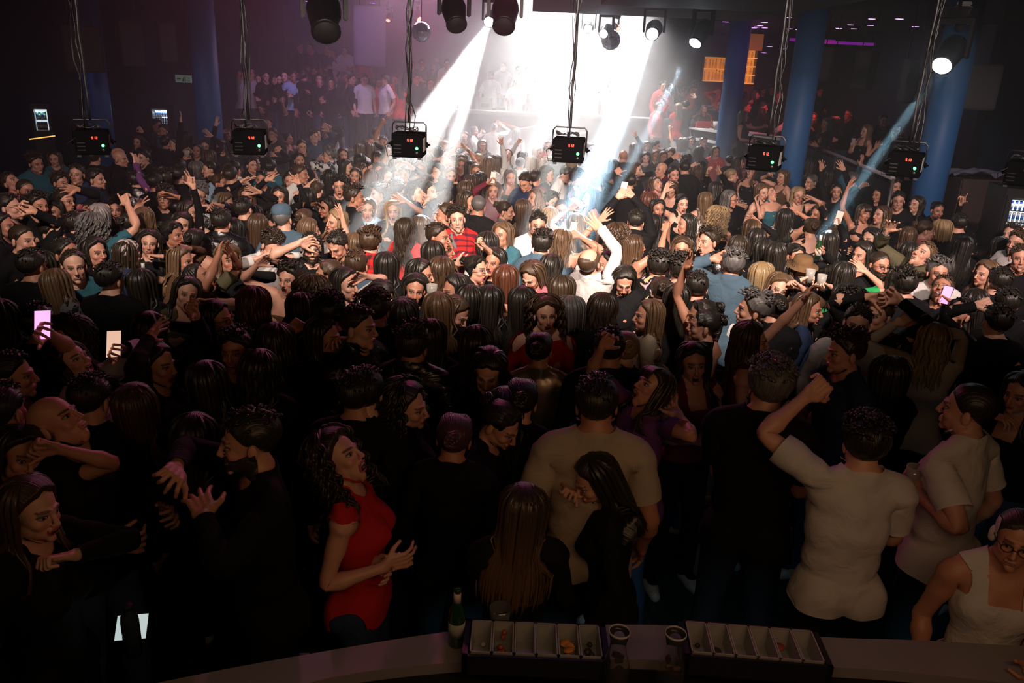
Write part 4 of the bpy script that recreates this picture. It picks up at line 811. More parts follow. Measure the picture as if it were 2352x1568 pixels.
p = at_y(421, 181, 16.7); s = empty('exit_sign', p); tag(s, 'small pale green emergency exit sign on the blue wall panel', 'sign'); B().box((-.16, 0, -.07), (.16, .03, .07)).done('sign_plate', plain('sign_pale', (.35, .5, .4), emit=(.5, .8, .6), es=.07), s)
g = B().box((-.13, -.004, -.012), (-.05, 0, .012)).box((-.02, -.004, -.05), (.02, 0, .0)).box((.0, -.004, .0), (.03, 0, .03)).box((.04, -.004, -.05), (.05, 0, .05)).box((.07, -.004, -.04), (.13, 0, -.03)).box((.07, -.004, .01), (.13, 0, .02)); g.done('pictogram', plain('sign_green', (.02, .2, .08), .6), s)
# ---------------------------------------------------------------- the bar in front
def curve_z(pts, z): return [at_z(x, y, z).xy for x, y in pts]
def smooth_pts(pts, n=6):
    P = [np.array(p, float) for p in pts]; out = []
    for i in range(len(P) - 1):
        p0, p1, p2, p3 = P[max(i - 1, 0)], P[i], P[i + 1], P[min(i + 2, len(P) - 1)]
        for t in np.arange(n) / n: out.append(.5 * ((2 * p1) + (-p0 + p2) * t + (2 * p0 - 5 * p1 + 4 * p2 - p3) * t * t + (-p0 + 3 * p1 - 3 * p2 + p3) * t ** 3))
    return [tuple(x) for x in out + [P[-1]]]
BZ = 1.1
outer = smooth_pts([(60, 1640), (360, 1568), (700, 1503), (1060, 1446), (1300, 1435), (1620, 1438), (1860, 1461), (2110, 1470), (2420, 1487)]); inner = smooth_pts([(300, 1700), (600, 1600), (795, 1549), (1065, 1519), (1300, 1512), (1620, 1518), (1880, 1530), (2100, 1545), (2420, 1580)])
bar = empty('bar_counter', (0, 2.6, 0)); tag(bar, 'curved pale bar top across the bottom of the picture, dimly lit violet', 'bar counter')
def strip(nm, a, b, z0, z1, mat, par):
    o = B().prism([Vector((*p, 0)).xy - Vector((0, 2.6)) for p in a] + [Vector((*p, 0)).xy - Vector((0, 2.6)) for p in reversed(b)], z0, z1).done(nm, mat, par); return o
M_BARTOP = plain('bar_top', (.30, .27, .27), .32, spec=.6, noise=.35, nscale=3.); oa, ia = curve_z(outer, BZ), curve_z(inner, BZ)
strip('bar_top', oa, ia, BZ - .045, BZ, M_BARTOP, bar); strip('bar_front', [p - Vector((0, .06)) for p in oa], [p - Vector((0, .12)) for p in oa], 0, BZ - .045, M_BLACK, bar)
low = [p - Vector((0, .45)) for p in ia]; strip('work_top', ia, low, .86, .90, M_METAL, bar); strip('inner_shelf', ia, [p + Vector((0, .05)) for p in ia], .5, BZ - .045, M_BLACK, bar)
# condiment trays
M_TRAY = plain('black_tray', (.012, .012, .014), .4); M_PAN = plain('grey_white_pan', (.30, .30, .285), .4); M_ORA = plain('orange_slice', (.80, .33, .05), .5, noise=.3, nscale=30); M_DARK = plain('dark_fruit', (.05, .03, .02), .5); M_PALE = plain('pale_fruit', (.5, .45, .3), .6); M_REDF = plain('red_fruit', (.30, .06, .02), .45)
def tray(px, py, n, label, content, ang):
    p = at_z(px, py, BZ); e = empty('condiment_tray', (p.x, p.y, BZ), ang); tag(e, label, 'tray'); w = .079; W = n * w + .05
    B().box((-W / 2, -.10, 0), (W / 2, -.088, .085)).box((-W / 2, .088, 0), (W / 2, .10, .085)).box((-W / 2, -.1, 0), (-W / 2 + .02, .1, .085)).box((W / 2 - .02, -.1, 0), (W / 2, .1, .085)).box((-W / 2, -.1, 0), (W / 2, .1, .006)).done('holder', M_TRAY, e)
    for i in range(n):
        x = -W / 2 + .025 + w * (i + .5); h = w / 2 - .003; q = B()
        for s in (-1, 1): q.quad((x + s * h, -.083, .09), (x + s * h, .083, .09), (x + s * h * .82, .072, .012), (x + s * h * .82, -.072, .012)); q.quad((x - h, s * .083, .09), (x + h, s * .083, .09), (x + h * .82, s * .072, .012), (x - h * .82, s * .072, .012))
        q.quad((x - h * .82, -.072, .012), (x + h * .82, -.072, .012), (x + h * .82, .072, .012), (x - h * .82, .072, .012)); q.box((x - h - .002, -.085, .087), (x + h + .002, -.080, .092)).box((x - h - .002, .080, .087), (x + h + .002, .085, .092)).box((x - h - .002, -.085, .087), (x - h + .003, .085, .092)).box((x + h - .003, -.085, .087), (x + h + .002, .085, .092)); q.done('pan', M_PAN, e)
        c = content[i]; rd = random.Random(i + n)
        for k in range(c[1]):
            m_, = (c[0],); t = B().lathe([(0, -.003), (.019, -.003), (.021, 0), (.019, .003), (0, .003)], n=14, M=Matrix.Rotation(rd.uniform(-.9, .9), 4, 'X') @ Matrix.Rotation(rd.uniform(-.6, .6), 4, 'Y')) if c[2] else B().lathe([(0, -.008), (.008, -.006), (.011, 0), (.007, .007), (0, .009)], n=10)
            o = t.done(c[3], m_, None); Rz = Matrix.Rotation(ang, 3, 'Z'); o.location = Vector((p.x, p.y, BZ)) + Rz @ Vector((x + rd.uniform(-.012, .012), rd.uniform(-.05, .05), .026 + .006 * k)); tag(o, c[4], c[5], c[4])
Z = lambda m, n, s, nm, lb, ct: (m, n, s, nm, lb, ct)
tray(1228, 1512, 6, 'black tray with six pans, beside the green beer bottle', [Z(M_PALE, 1, 0, 'olive', 'single pale olive in the first pan of the tray by the bottle', 'olive'), Z(M_REDF, 9, 0, 'red_berry', 'red and orange fruit bits in the second pan by the bottle', 'fruit'), Z(M_DARK, 0, 0, 'x', '', ''), Z(M_DARK, 0, 0, 'x', '', ''), Z(M_ORA, 5, 1, 'orange_slice', 'orange slices in the fifth pan by the bottle', 'fruit'), Z(M_DARK, 6, 0, 'olive', 'dark olives in the last pan by the bottle', 'olive')], 0.0)
tray(1722, 1518, 6, 'second black tray with six nearly empty pans, right of the carafes', [Z(M_DARK, 2, 0, 'olive', 'dark olives in the first pan of the second tray', 'olive'), Z(M_DARK, 3, 1, 'fruit_slice', 'dark fruit slices in the second pan of the second tray', 'fruit'), Z(M_DARK, 0, 0, 'x', '', ''), Z(M_DARK, 0, 0, 'x', '', ''), Z(M_REDF, 3, 1, 'orange_slice', 'dull orange slices in the fifth pan of the second tray', 'fruit'), Z(M_DARK, 0, 0, 'x', '', '')], -.05)
# bottle, cup, carafes
p = at_z(1048, 1478, BZ); e = empty('beer_bottle', p); tag(e, 'green beer bottle with pale labels standing on the bar beside the tray', 'bottle'); M_GG = plain('green_glass', (.01, .045, .015), .1, spec=.8, coat=.5)
B().lathe([(0, 0), (.029, 0), (.031, .006), (.031, .13), (.027, .155), (.0145, .185), (.0125, .235), (.0145, .238), (.0145, .245), (0, .245)], n=28).done('glass', M_GG, e); B().lathe([(.0316, .045), (.0316, .105)], n=28).done('body_label', plain('label_paper', (.42, .42, .38), .6, noise=.7, nscale=40), e); B().lathe([(.0150, .188), (.0135, .228)], n=20).done('neck_label', plain('neck_paper', (.55, .45, .42), .6), e)
p = at_z(1147, 1447, BZ); e = empty('plastic_cup', p); tag(e, 'clear plastic cup with ice standing at the bar edge behind the tray', 'cup'); M_CLEAR = plain('clear_plastic', (.8, .8, .8), .08, trans=.9, spec=.4); B().lathe([(.0, .002), (.030, .002), (.041, .105), (.0425, .105), (.031, 0), (0, 0)], n=24).done('cup_wall', M_CLEAR, e)
for k in range(4): B().box((-.012, -.012, -.012), (.012, .012, .012), .003).done('ice_cube', plain('ice', (.5, .48, .45), .15), e, (.012 * (-1) ** k, .010 * (-1) ** (k // 2), .016 + .02 * (k // 2)))
for k, (px, py, lb) in enumerate(((1411, 1566, 'glass carafe of orange pieces beside the first tray'), (1537, 1570, 'glass carafe of orange pieces close to the second tray'))):
    p = at_z(px, py, BZ - .0); e = empty('glass_carafe', p); tag(e, lb, 'carafe'); M_GL = plain('clear_glass', (.92, .90, .86), .03, trans=.97); M_GL.node_tree.nodes['Principled BSDF'].inputs['IOR'].default_value = 1.18
    B().lathe([(0, .003), (.040, .003), (.045, .02), (.043, .09), (.028, .14), (.025, .17), (.034, .215), (.036, .215), (.0275, .17), (.031, .14), (.0465, .09), (.0485, .018), (.042, 0), (0, 0)], n=28).done('glass', M_GL, e); B().lathe([(.0, .212), (.036, .212), (.0385, .216), (.036, .222), (.034, .217), (.036, .212)][1:], n=28, cap=False).done('rim', plain('rim_glass', (.4, .38, .35), .15), e)
    rd = random.Random(k)
    for j in range(7): B().box((-.015, -.011, -.006), (.015, .011, .006), .003).done('orange_piece', M_ORA, e, (rd.uniform(-.018, .018), rd.uniform(-.018, .018), .02 + .02 * j * .8)).rotation_euler = (rd.random() * 3, rd.random() * 3, 0)
p = at_z(752, 1568, .90); e = empty('napkin_holder', (p.x, p.y, .90), .1); tag(e, 'black napkin holder with pale napkins behind the bar top', 'napkin holder'); B().box((-.13, -.07, 0), (.13, .05, .01)).box((-.13, .04, 0), (-.07, .05, .10)).box((.07, .04, 0), (.13, .05, .10)).done('holder', M_TRAY, e); B().box((-.07, -.05, .01), (.07, .04, .07)).done('napkins', M_PAN, e)
p = at_z(303, 1450, .95)
e = empty('tablet_screen', at_z(303, 1440, 1.0)); tag(e, 'bright white screen glowing behind a dark capped bottle at the lower left', 'screen'); e.rotation_euler = (-.9, 0, .2); B().box((-.06, -.004, -.05), (.06, .004, .05), .002).done('bezel', M_METAL, e); B().box((-.057, -.006, -.047), (.057, -.004, .047)).done('display', plain('screen_glow', (.8, .9, .9), emit=(.75, .9, .9), es=.62), e)
e = empty('water_bottle', at_z(308, 1500, .95)); tag(e, 'dark capped bottle standing before the glowing white screen', 'bottle'); B().lathe([(0, 0), (.033, 0), (.033, .15), (.030, .175), (.013, .195), (.013, .205), (0, .205)], n=20).done('bottle_body', plain('smoky_plastic', (.03, .05, .06), .1, spec=.7), e); B().lathe([(.017, .203), (.017, .225), (0, .225)], n=16).done('cap', M_BLACK, e)
# ---------------------------------------------------------------- the crowd
HI_RATIO, MID_RATIO, LO_RATIO = .17, .07, .03
SK = skin_mat(); HM = hair_mat(); CMATS = {}
def CMT(k):
    if k not in CMATS: CMATS[k] = cloth_mat(k)
    return CMATS[k]
HC = dict(k=('black', (.010, .008, .008)), d=('dark brown', (.028, .015, .009)), b=('brown', (.075, .036, .018)), l=('light brown', (.17, .095, .048)), y=('blonde', (.42, .28, .14)), g=('grey', (.16, .15, .15)), w=('white', (.50, .48, .46)), r=('auburn', (.13, .035, .016)), p=('purple tinted', (.10, .03, .05)))  # p is pink light put into the hair colour
TC = dict(k=('black', (.0045, .0045, .0055)), w=('white', (.66, .63, .62)), n=('navy', (.016, .03, .075)), g=('grey', (.15, .15, .16)), t=('teal', (.03, .12, .16)), r=('red', (.55, .02, .02)), m=('maroon', (.13, .015, .03)), p=('purple', (.15, .05, .17)), b=('beige', (.42, .34, .26)), e=('green', (.02, .36, .10)), u=('light blue', (.28, .44, .60)), o=('olive', (.10, .09, .05)), c=('charcoal', (.05, .055, .065)), P=('pink', (.50, .12, .16)), s=('slate blue', (.07, .12, .17)), B=('brown', (.10, .05, .025)))  # on red-lit back-row people, red tops carry that light in their colour
HK = dict(S='short', C='crop', Q='quiff', T='tousled', K='shortcurl', R='receding', D='balding', L='long', X='longer', W='wavy', V='wavier', U='curly', F='fringe', B='bob', b='bobwavy', P='pony', H='highpony', N='bun')
HW = dict(S='short', C='cropped', Q='short', T='tousled', K='short curly', R='receding', D='thinning', L='long', X='very long', W='wavy', V='long wavy', U='curly', F='fringed', B='bobbed', b='bobbed', P='ponytailed', H='ponytailed', N='pinned-up')
TK = dict(t='tshirt', s='shirt', l='longsleeve', j='jacket', x='sleeveless', o='hoodie', p='polo', k='tank', c='camisole', z='strapless', u='blouse')
TW = dict(t='t-shirt', s='shirt', l='long-sleeved top', j='jacket', x='sleeveless top', o='hooded sweater', p='polo shirt', k='tank top', c='strappy top', z='strapless top', u='blouse')
MK = dict(p='plaid', w='plaidwide', f='floral', b='blotch', L='leopard', d='denim', l='leather', q='sparkle', s='satin', r='stripe')
MW = dict(p='checked', w='checked', f='flowered', b='black-flowered', L='leopard print', d='denim', l='leather', q='glittering', s='satin', r='striped')
TONES = [(.60, .33, .23), (.66, .39, .28), (.52, .27, .18), (.70, .44, .33), (.46, .23, .15), (.57, .33, .24)]
GEST = dict(o=(.05, .02, .03, .03, .06), r=(.25, .25, .32, .4, .45), f=(.7, .95, 1, 1, 1), p=(.6, .02, .9, 1, 1), v=(.7, .02, .03, .95, 1), c=(.35, .62, .66, .7, .72))
GRIP = 'PGTWKZ'
def hat_mesh(kind, mat):
    if kind in HAIRS: return HAIRS[kind]
    A = Acc(); c = np.array((0, .012, 1.705)); n = 28; R = []
    prof = [(1.02, -.005), (1.10, .02), (1.10, .05), (.95, .085), (.6, .104), (.2, .110), (.01, .111)] if kind == 'flat' else [(1.6, .028), (1.58, .034), (1.06, .034), (1.03, .07), (.9, .115), (.5, .122), (.01, .123)]
    V = np.array([[(.082 * r * math.cos(a), .102 * r * math.sin(a) - (.008 if kind == 'flat' else 0), z) for a in np.linspace(0, 2 * math.pi, n, endpoint=False)] for r, z in prof]) + c; A.add(V.reshape(-1, 3), grid_tris(len(prof), n, True), V.reshape(-1, 3))
    if kind == 'flat':
        a = np.linspace(-1.1, 1.1, 12); V = np.array([[(.084 * r * math.sin(t), -.102 * (r if r > 1.05 else .95) * math.cos(t) - .008, 1.700 - .03 * (r - 1) * 3) for t in a] for r in (.98, 1.2, 1.42, 1.40, 1.0)]); V[3:, :, 2] += -.006; A.add(V.reshape(-1, 3), grid_tris(5, 12), V.reshape(-1, 3))
    V, T, R = A.get(); HAIRS[kind] = np_mesh('cap', V, T, mat, R); return HAIRS[kind]
def scarf_mesh():
    if 'scarf' not in HAIRS:
        A = Acc(); scalp(A, .018, front=1.71, back=1.60, side=1.65, noise=.3); V, T, R = A.get(); HAIRS['scarf'] = np_mesh('headscarf', V, T, CMT('leopard'), V)
    return HAIRS['scarf']
def glasses_mesh():
    if 'glasses' not in HAIRS:
        b = B()
        for s in (-1, 1):
            b.tube([(s * .031 + .0215 * math.cos(t), -.104 + .004 * abs(math.cos(t)) , 1.652 + .0165 * math.sin(t)) for t in np.linspace(0, 6.283, 15)], .0022, 4); b.tube([(s * .052, -.100, 1.656), (s * .074, -.06, 1.656), (s * .080, .0, 1.652)], .002, 4)
        b.tube([(-.010, -.108, 1.655), (0, -.112, 1.657), (.010, -.108, 1.655)], .002, 4); me = bpy.data.meshes.new('glasses'); b.bm.to_mesh(me); b.bm.free(); me.materials.append(M_BLACK); HAIRS['glasses'] = me
    return HAIRS['glasses']
PEOPLE = []; HELD = []
def parse(txt):
    ox = oy = 0; sc = 1.
    for ln in txt.strip().splitlines():
        ln = ln.strip()
        if not ln: continue
        if ln[0] == '@': ox, oy, sc = map(float, ln[1:].split()); continue
        p = [q.strip() for q in ln.split('|')]; a = p[0].split(); f = a[3][1:]
        d = dict(px=ox + float(a[0]) / sc, py=oy + float(a[1]) / sc, face=float(a[2]), sex=a[3][0], fl=f.split('h')[0], hair=a[4], top=a[5], hands=[], label=p[2] if len(p) > 2 else '')
        if 'h' in f: d['h'] = float(f.split('h')[1])
        if len(p) > 1 and p[1]:
            for h in p[1].split(): q = h.rstrip('orfpvc' + GRIP); g = h[len(q):] or 'r'; x, y = q.split(','); d['hands'].append((ox + float(x) / sc, oy + float(y) / sc, g))
        PEOPLE.append(d)
HANDC = np.array((.775, -.008, 1.428))
LEVELS = {'S': [(1.05, 21.7, 23.0), (1.45, 23.3, 26.0)], '1': [(1.0, 19.8, 22.4), (1.7, 22.8, 24.3), (2.1, 24.7, 26.2)], '2': [(1.7, 22.8, 24.3), (2.1, 24.7, 26.2)], 'R': [(.75, 11.2, 20.6), (1.15, 21.2, 26.0)], '': [(0., 1.6, 20.2)]}
def place(d):
    i = d['i']; rd = random.Random(i * 7 + 3); sex, fl = d['sex'], d['fl']; s = (.945 if sex == 'f' else 1.0) * rd.uniform(.985, 1.02)
    if 't' in fl: s *= 1.06
    if 's' in fl: s *= .93
    if 'h' in d: s = d['h'] / 1.66
    P = dict(lean=rd.uniform(-.02, .08), side=rd.uniform(-.07, .07), twist=0, hp=rd.uniform(-.08, .06), hr=rd.uniform(-.1, .1)); turn = rd.uniform(-.35, .35)
    if 'u' in fl: P['hp'] = -.48; P['lean'] = -.08
    if 'd' in fl: P['hp'] = .36; P['lean'] = .14
    if 'b' in fl: P['lean'] = .45
    if 'i' in fl: P['side'] = .22; P['hr'] = .2
    if 'j' in fl: P['side'] = -.22; P['hr'] = -.2
    yaw = math.radians(d['face']) - turn; P['hy'] = turn; sway = rd.uniform(-1, 1); P['sway'] = sway
    P['legL'] = (.04 + .1 * max(sway, 0), .05, .08 + .15 * max(sway, 0)); P['legR'] = (.04 + .1 * max(-sway, 0), .05, .08 + .15 * max(-sway, 0))
    Rz = rot(np.array((0, 0, 1)), yaw); hq = pose(dict(P), sex)[4] @ np.array((0, -.005, 1.665, 1)); best = None
    for fz, y0, y1 in LEVELS[next((c for c in fl if c in 'S12R'), '')]:
        z = fz + s * hq[2]; dr = ray(d['px'], d['py']); p = at_z(d['px'], d['py'], z) if dr.z < -1e-4 and z < CAMZ else None
        if p is None or not (y0 <= p.y <= y1):
            q = at_y(d['px'], d['py'], min(max(p.y if p is not None and p.y > 0 else y1, y0), y1)); p = Vector((q.x, q.y, z)); er = abs(pix(p)[1] - d['py'])
        else: er = 0
        if best is None or er < best[0]: best = (er, p, fz)
    er, p, fz = best; H = np.array(p); off = Rz @ (hq * s); loc = np.array((H[0] - off[0], H[1] - off[1], fz))
    if set(fl) & set('12'): loc[0] = max(loc[0], -7.15)
    elif loc[0] < -7.2: loc[1] = min(loc[1], 19.1)
    elif 'R' in fl: loc[0] = min(loc[0], 8.6) if loc[1] > 16 else loc[0]
    for px_, py_, r_ in PILLARS:
        v = loc[:2] - (px_, py_); L = np.linalg.norm(v)
        if L < .52: loc[:2] = (px_, py_) + v / max(L, .01) * .52
    d.update(s=s, P=P, yaw=yaw, Rz=Rz, loc=loc, hd=H, dep=depth(H), fz=fz, rd=rd)
def make_person(d, i, acc=None):
    s, P, yaw, Rz, loc, H, dep, rd, sex, fl = [d[k] for k in ('s', 'P', 'yaw', 'Rz', 'loc', 'hd', 'dep', 'rd', 'sex', 'fl')]
    fr = Rz @ np.array((0, -1, 0)); held = []
    if d['hands']:
        J = {n: np.array(BJ[BN.index('arm' + n)]) for n in 'LR'}; sp = {n: pix(loc + Rz @ (J[n] * s)) for n in 'LR'}; hs = d['hands']
        if len(hs) == 1: n = min('LR', key=lambda n: abs(sp[n][0] - hs[0][0])); asg = {n: hs[0]}
        else:
            c1 = abs(sp['L'][0] - hs[0][0]) + abs(sp['R'][0] - hs[1][0]); c2 = abs(sp['R'][0] - hs[0][0]) + abs(sp['L'][0] - hs[1][0]); asg = dict(L=hs[0], R=hs[1]) if c1 < c2 else dict(R=hs[0], L=hs[1])
        for n, (hx, hy, g) in asg.items():
            fo = fr.dot(np.array(fw)) * .16; T = np.array(at_d(hx, hy, dep + fo)); q = Rz.T @ (T - loc) / s; P['arm' + n] = q
            gg = g[0] if g[0] not in GRIP else 'c'; c = GEST[gg]; P['curl' + n] = tuple(min(1.05, max(0, x + rd.uniform(-.05, .07))) for x in c); P['tw' + n] = rd.uniform(-.5, .5); P['wr' + n] = (rd.uniform(-.15, .15), rd.uniform(-.12, .12))
            if g[-1] in GRIP: held.append((n, g[-1]))
    for k, n in enumerate('LR'):
        if 'arm' + n not in P:
            sx = 1 if n == 'L' else -1; r = rd.random()
            if r < .42: P['arm' + n] = np.array((sx * rd.uniform(.0, .16), -.30 - rd.random() * .08, rd.uniform(1.08, 1.28))); P['curl' + n] = (.4, .5, .6, .65, .7)
            else: P['arm' + n] = np.array((sx * rd.uniform(.24, .30), -.05 - .1 * rd.random(), .88)); P['curl' + n] = (.3, .3, .4, .45, .5)
    M = pose(P, sex); l = 'hi' if dep < 5.2 else 'mid' if dep < 10.5 else 'lo'; Bd = BODY[l, sex]
    V = skin(mouth(Bd['V'], Bd['R'], .9 if 'o' in fl else (.0 if rd.random() < .6 else .25)), Bd['W'], M)
    tone = TONES[rd.randrange(len(TONES))]; tone = tuple(x * .55 for x in tone) if 'D' in fl else tone; lipa = 1. if sex == 'f' else .15
    WM = Matrix.Translation(loc.tolist()) @ Matrix.Rotation(yaw, 4, 'Z') @ Matrix.Scale(s, 4); tow = lambda V_: V_ @ (Rz.T * s) + loc
    HMx = Matrix([list(map(float, r)) for r in M[4]] + [[0, 0, 0, 1]])
    if acc is not None: acc.append((tow(V), Bd['T'], Bd['R'], (*tone, lipa), 0))
    else: o = link('person', np_mesh('person', V, Bd['T'], SK, Bd['R']), None, tuple(loc)); o.rotation_euler = (0, 0, yaw); o.scale = (s,) * 3; o.color = (*tone, lipa)
    def part(name, kind, mk, col, alpha=1):
        G = garment(l, sex, kind); V_ = skin(G['V'], G['W'], M)
        if acc is not None: acc.append((tow(V_), G['T'], G['R'], (*col, alpha), 2)); return
        q = link(name, np_mesh(name, V_, G['T'], CMT(mk), G['R']), o); q.color = (*col, alpha); return q
    tk = d['top']; mk = MK[tk[2]] if len(tk) > 2 else 'plain'; part({'t': 'shirt', 's': 'shirt', 'l': 'sweater', 'j': 'jacket', 'o': 'hooded_sweater', 'p': 'polo_shirt'}.get(tk[0], 'top'), TK[tk[0]], mk, TC[tk[1]][1])
    if tk[0] == 'j' and dep < 12: part('undershirt', 'longsleeve', 'plain', (.012, .012, .014) if tk[1] != 'o' else (.6, .58, .56))
    part('trousers', 'trousers', 'denim' if i % 3 == 0 else 'plain', (.03, .06, .12) if i % 3 == 0 else (.006, .006, .008))
    if l == 'hi':
        for n in 'LR': part('shoe', 'shoe' + n, 'leather', (.02, .02, .02) if i % 2 else (.5, .5, .5))
    def headpart(name, me, col, alpha):
        if acc is not None:
            v, t = mesh_arrays(me); r = np.zeros((len(v), 3), np.float32)
            if 'rest' in me.attributes: me.attributes['rest'].data.foreach_get('vector', r.ravel()) if False else None; b_ = np.empty(len(v) * 3, np.float32); me.attributes['rest'].data.foreach_get('vector', b_); r = b_.reshape(-1, 3)
            acc.append((tow(v @ M[4][:, :3].T + M[4][:, 3]), t, r, (*col, alpha), 1)); return
        q = link(name, me, o); q.matrix_local = HMx; q.color = (*col, alpha); return q
    hk, hcc = d['hair'][0], d['hair'][1]; col = HC.get(hcc, TC.get(hcc))[1]
    if hk in HK: headpart('hair', hair_mesh(HK[hk], HM), col, .5 if hcc in 'bdl' and sex == 'f' and rd.random() < .5 else 0)
    elif hk == 'A': headpart('hair', hair_mesh('crop', HM), HC['g'][1], 0); headpart('cap', hat_mesh('flat', CMT('denim')), col, 1)
    elif hk == 'h': headpart('hair', hair_mesh('long', HM), HC['b'][1], 0); headpart('hat', hat_mesh('brim', CMT('denim')), (.16, .09, .04), 1)
    elif hk == 'E': headpart('hair', hair_mesh('long', HM), HC['d'][1], 0); headpart('headscarf', scarf_mesh(), (.5, .42, .4), 1)
    if acc is not None: return
    if 'r' in fl: headpart('beard', beard_mesh(HM), (.03, .02, .014), 0)
    if 'g' in fl: headpart('glasses', glasses_mesh(), (0, 0, 0), 1)
    d['o'] = o
    for n, g in held:
        c = HANDC * (1 if n == 'L' else np.array((-1, 1, 1))); q = M[BN.index('han' + n)] @ np.append(c, 1); wv = M[BN.index('for' + n)][:, :3] @ np.array((1. if n == 'L' else -1., 0, 0)); HELD.append((g, loc + Rz @ (q * s), Rz @ wv, d))
def anchor(d):
    x, y, fl = d['px'], d['py'], d['fl']
    if 'S' in fl: return 'behind booth counter'
    if '1' in fl or '2' in fl: return 'on hazy tiers'
    if 'R' in fl: return 'on raised floor'
    if y > 930: return 'in front row'
    if y > 660: return 'in dark rows'
    if x < 560: return 'under blue pillars' if y < 450 else 'in dim rows'
    if x > 1620: return 'below the railing' if y < 470 else 'in shadowed rows'
    if y < 350: return 'in the haze'
    return 'in bright rows'
ORD = 'leftmost,second,third,fourth,fifth,sixth,seventh,eighth,ninth,tenth,eleventh,twelfth,thirteenth,fourteenth,fifteenth'.split(',')
def label_people():
    by = {}
    for d in PEOPLE:
        if d['label']: continue
        t = d['top']; nh = sum(1 for h in d['hands'] if h[1] < d['py'] + 10); hk, c = d['hair'][0], HC.get(d['hair'][1], HC['k'])[0].replace('dark brown', 'brown').replace('light brown', 'fair').split()[0]
        hw = (HW[hk].split()[-1] + ' ' + c + ' hair') if hk in HW else {'0': 'bald head', 'A': 'flat cap', 'h': 'brimmed hat', 'E': 'leopard headscarf'}[hk]
        k = (TC[t[1]][0] + ' top', hw, ('', ', arm up', ', arms up')[min(nh, 2)], 'facing away' if abs(d['face']) > 120 else 'facing us' if abs(d['face']) < 50 else 'side-on', anchor(d)); by.setdefault(k, []).append(d)
    for k, v in by.items():
        v.sort(key=lambda d: d['px'])
        for j, d in enumerate(v): d['label'] = 'person, %s, %s%s, %s, %s%s' % (k[0], k[1], k[2], k[3], '' if len(v) == 1 else ORD[j] + (' one ' if j == 0 else ' from left '), k[4])
    for d in PEOPLE: tag(d['o'], d['label'], 'person', d.get('grp'))
def held_things():
    seen = {}
    def who_(d):
        p = d['label'].split(', '); k = seen.get(id(d), 0); seen[id(d)] = k + 1
        w = ' '.join([p[1], p[2], p[-1]]) if p[0] == 'person' else ' '.join(d['label'].split()[:7]).rstrip(','); return ('the other hand of ' if k else '') + w
    for g, p, w, d in HELD:
        who = who_(d); z = Matrix.Rotation(math.atan2(p[1], p[0]) - math.pi / 2, 4, 'Z')
        if g in 'PWZ':
            e = empty('smartphone', p + np.array((0, 0, .05))); e.rotation_euler = (.1, .12, math.atan2(p[1], p[0]) - math.pi / 2 + (.15 if g != 'P' else .0)); B().box((-.037, -.004, -.078), (.037, .004, .078), .004).done('phone_body', M_GREY if g == 'P' else M_BLACK, e)
            if g == 'Z': B().box((-.034, -.006, -.074), (.034, -.004, .074)).done('screen', SCREEN_P, e)
            if g == 'W': B().box((-.034, -.006, -.074), (.034, -.004, .074)).done('screen', SCREEN_W, e)
            if g == 'P': B().lathe([(.018, -.006), (.021, -.006), (.021, -.004), (.018, -.004), (.018, -.006)], n=20, M=Matrix.Rotation(0, 4, 'X') @ Matrix.Translation((0, 0, 0)) @ Matrix.Rotation(math.pi / 2, 4, 'X') @ Matrix.Translation((0, 0, .010))).done('magnet_ring', M_WHITE, e); B().box((-.03, -.007, .035), (.0, -.004, .07), .004).done('camera_bump', M_BLACK, e)
            tag(e, ('lit phone held by ' if g != 'P' else 'pale backed phone held by ') + who, 'phone')
        elif g == 'G': e = B().lathe([(0, .0), (.031, .0), (.040, .11), (.038, .11), (.029, .004), (0, .004)], n=18).done('drinking_glass', plain('glass_drink', (.35, .33, .30), .1, spec=.8), None, p + np.array((0, 0, -.02))); tag(e, 'drinking glass held by ' + who, 'glass')
        elif g == 'T':
            e = empty('beer_bottle', p + np.array((0, 0, -.08))); B().lathe([(0, 0), (.03, 0), (.031, .12), (.014, .17), (.0125, .23), (0, .23)], n=16).done('glass', M_GG, e); B().lathe([(.0315, .03), (.0315, .09)], n=16).done('body_label', M_WHITE, e); B().lathe([(.0145, .17), (.0135, .225)], n=16).done('neck_label', M_WHITE, e); tag(e, 'beer bottle held by ' + who, 'bottle')
        elif g == 'K': e = B().tube([p, p + np.array((.01, 0, .22))], .006).done('light_stick', plain('spark', (1, .8, .5), emit=(1, .75, .4), es=6)); tag(e, 'small warm light held by ' + who, 'light')
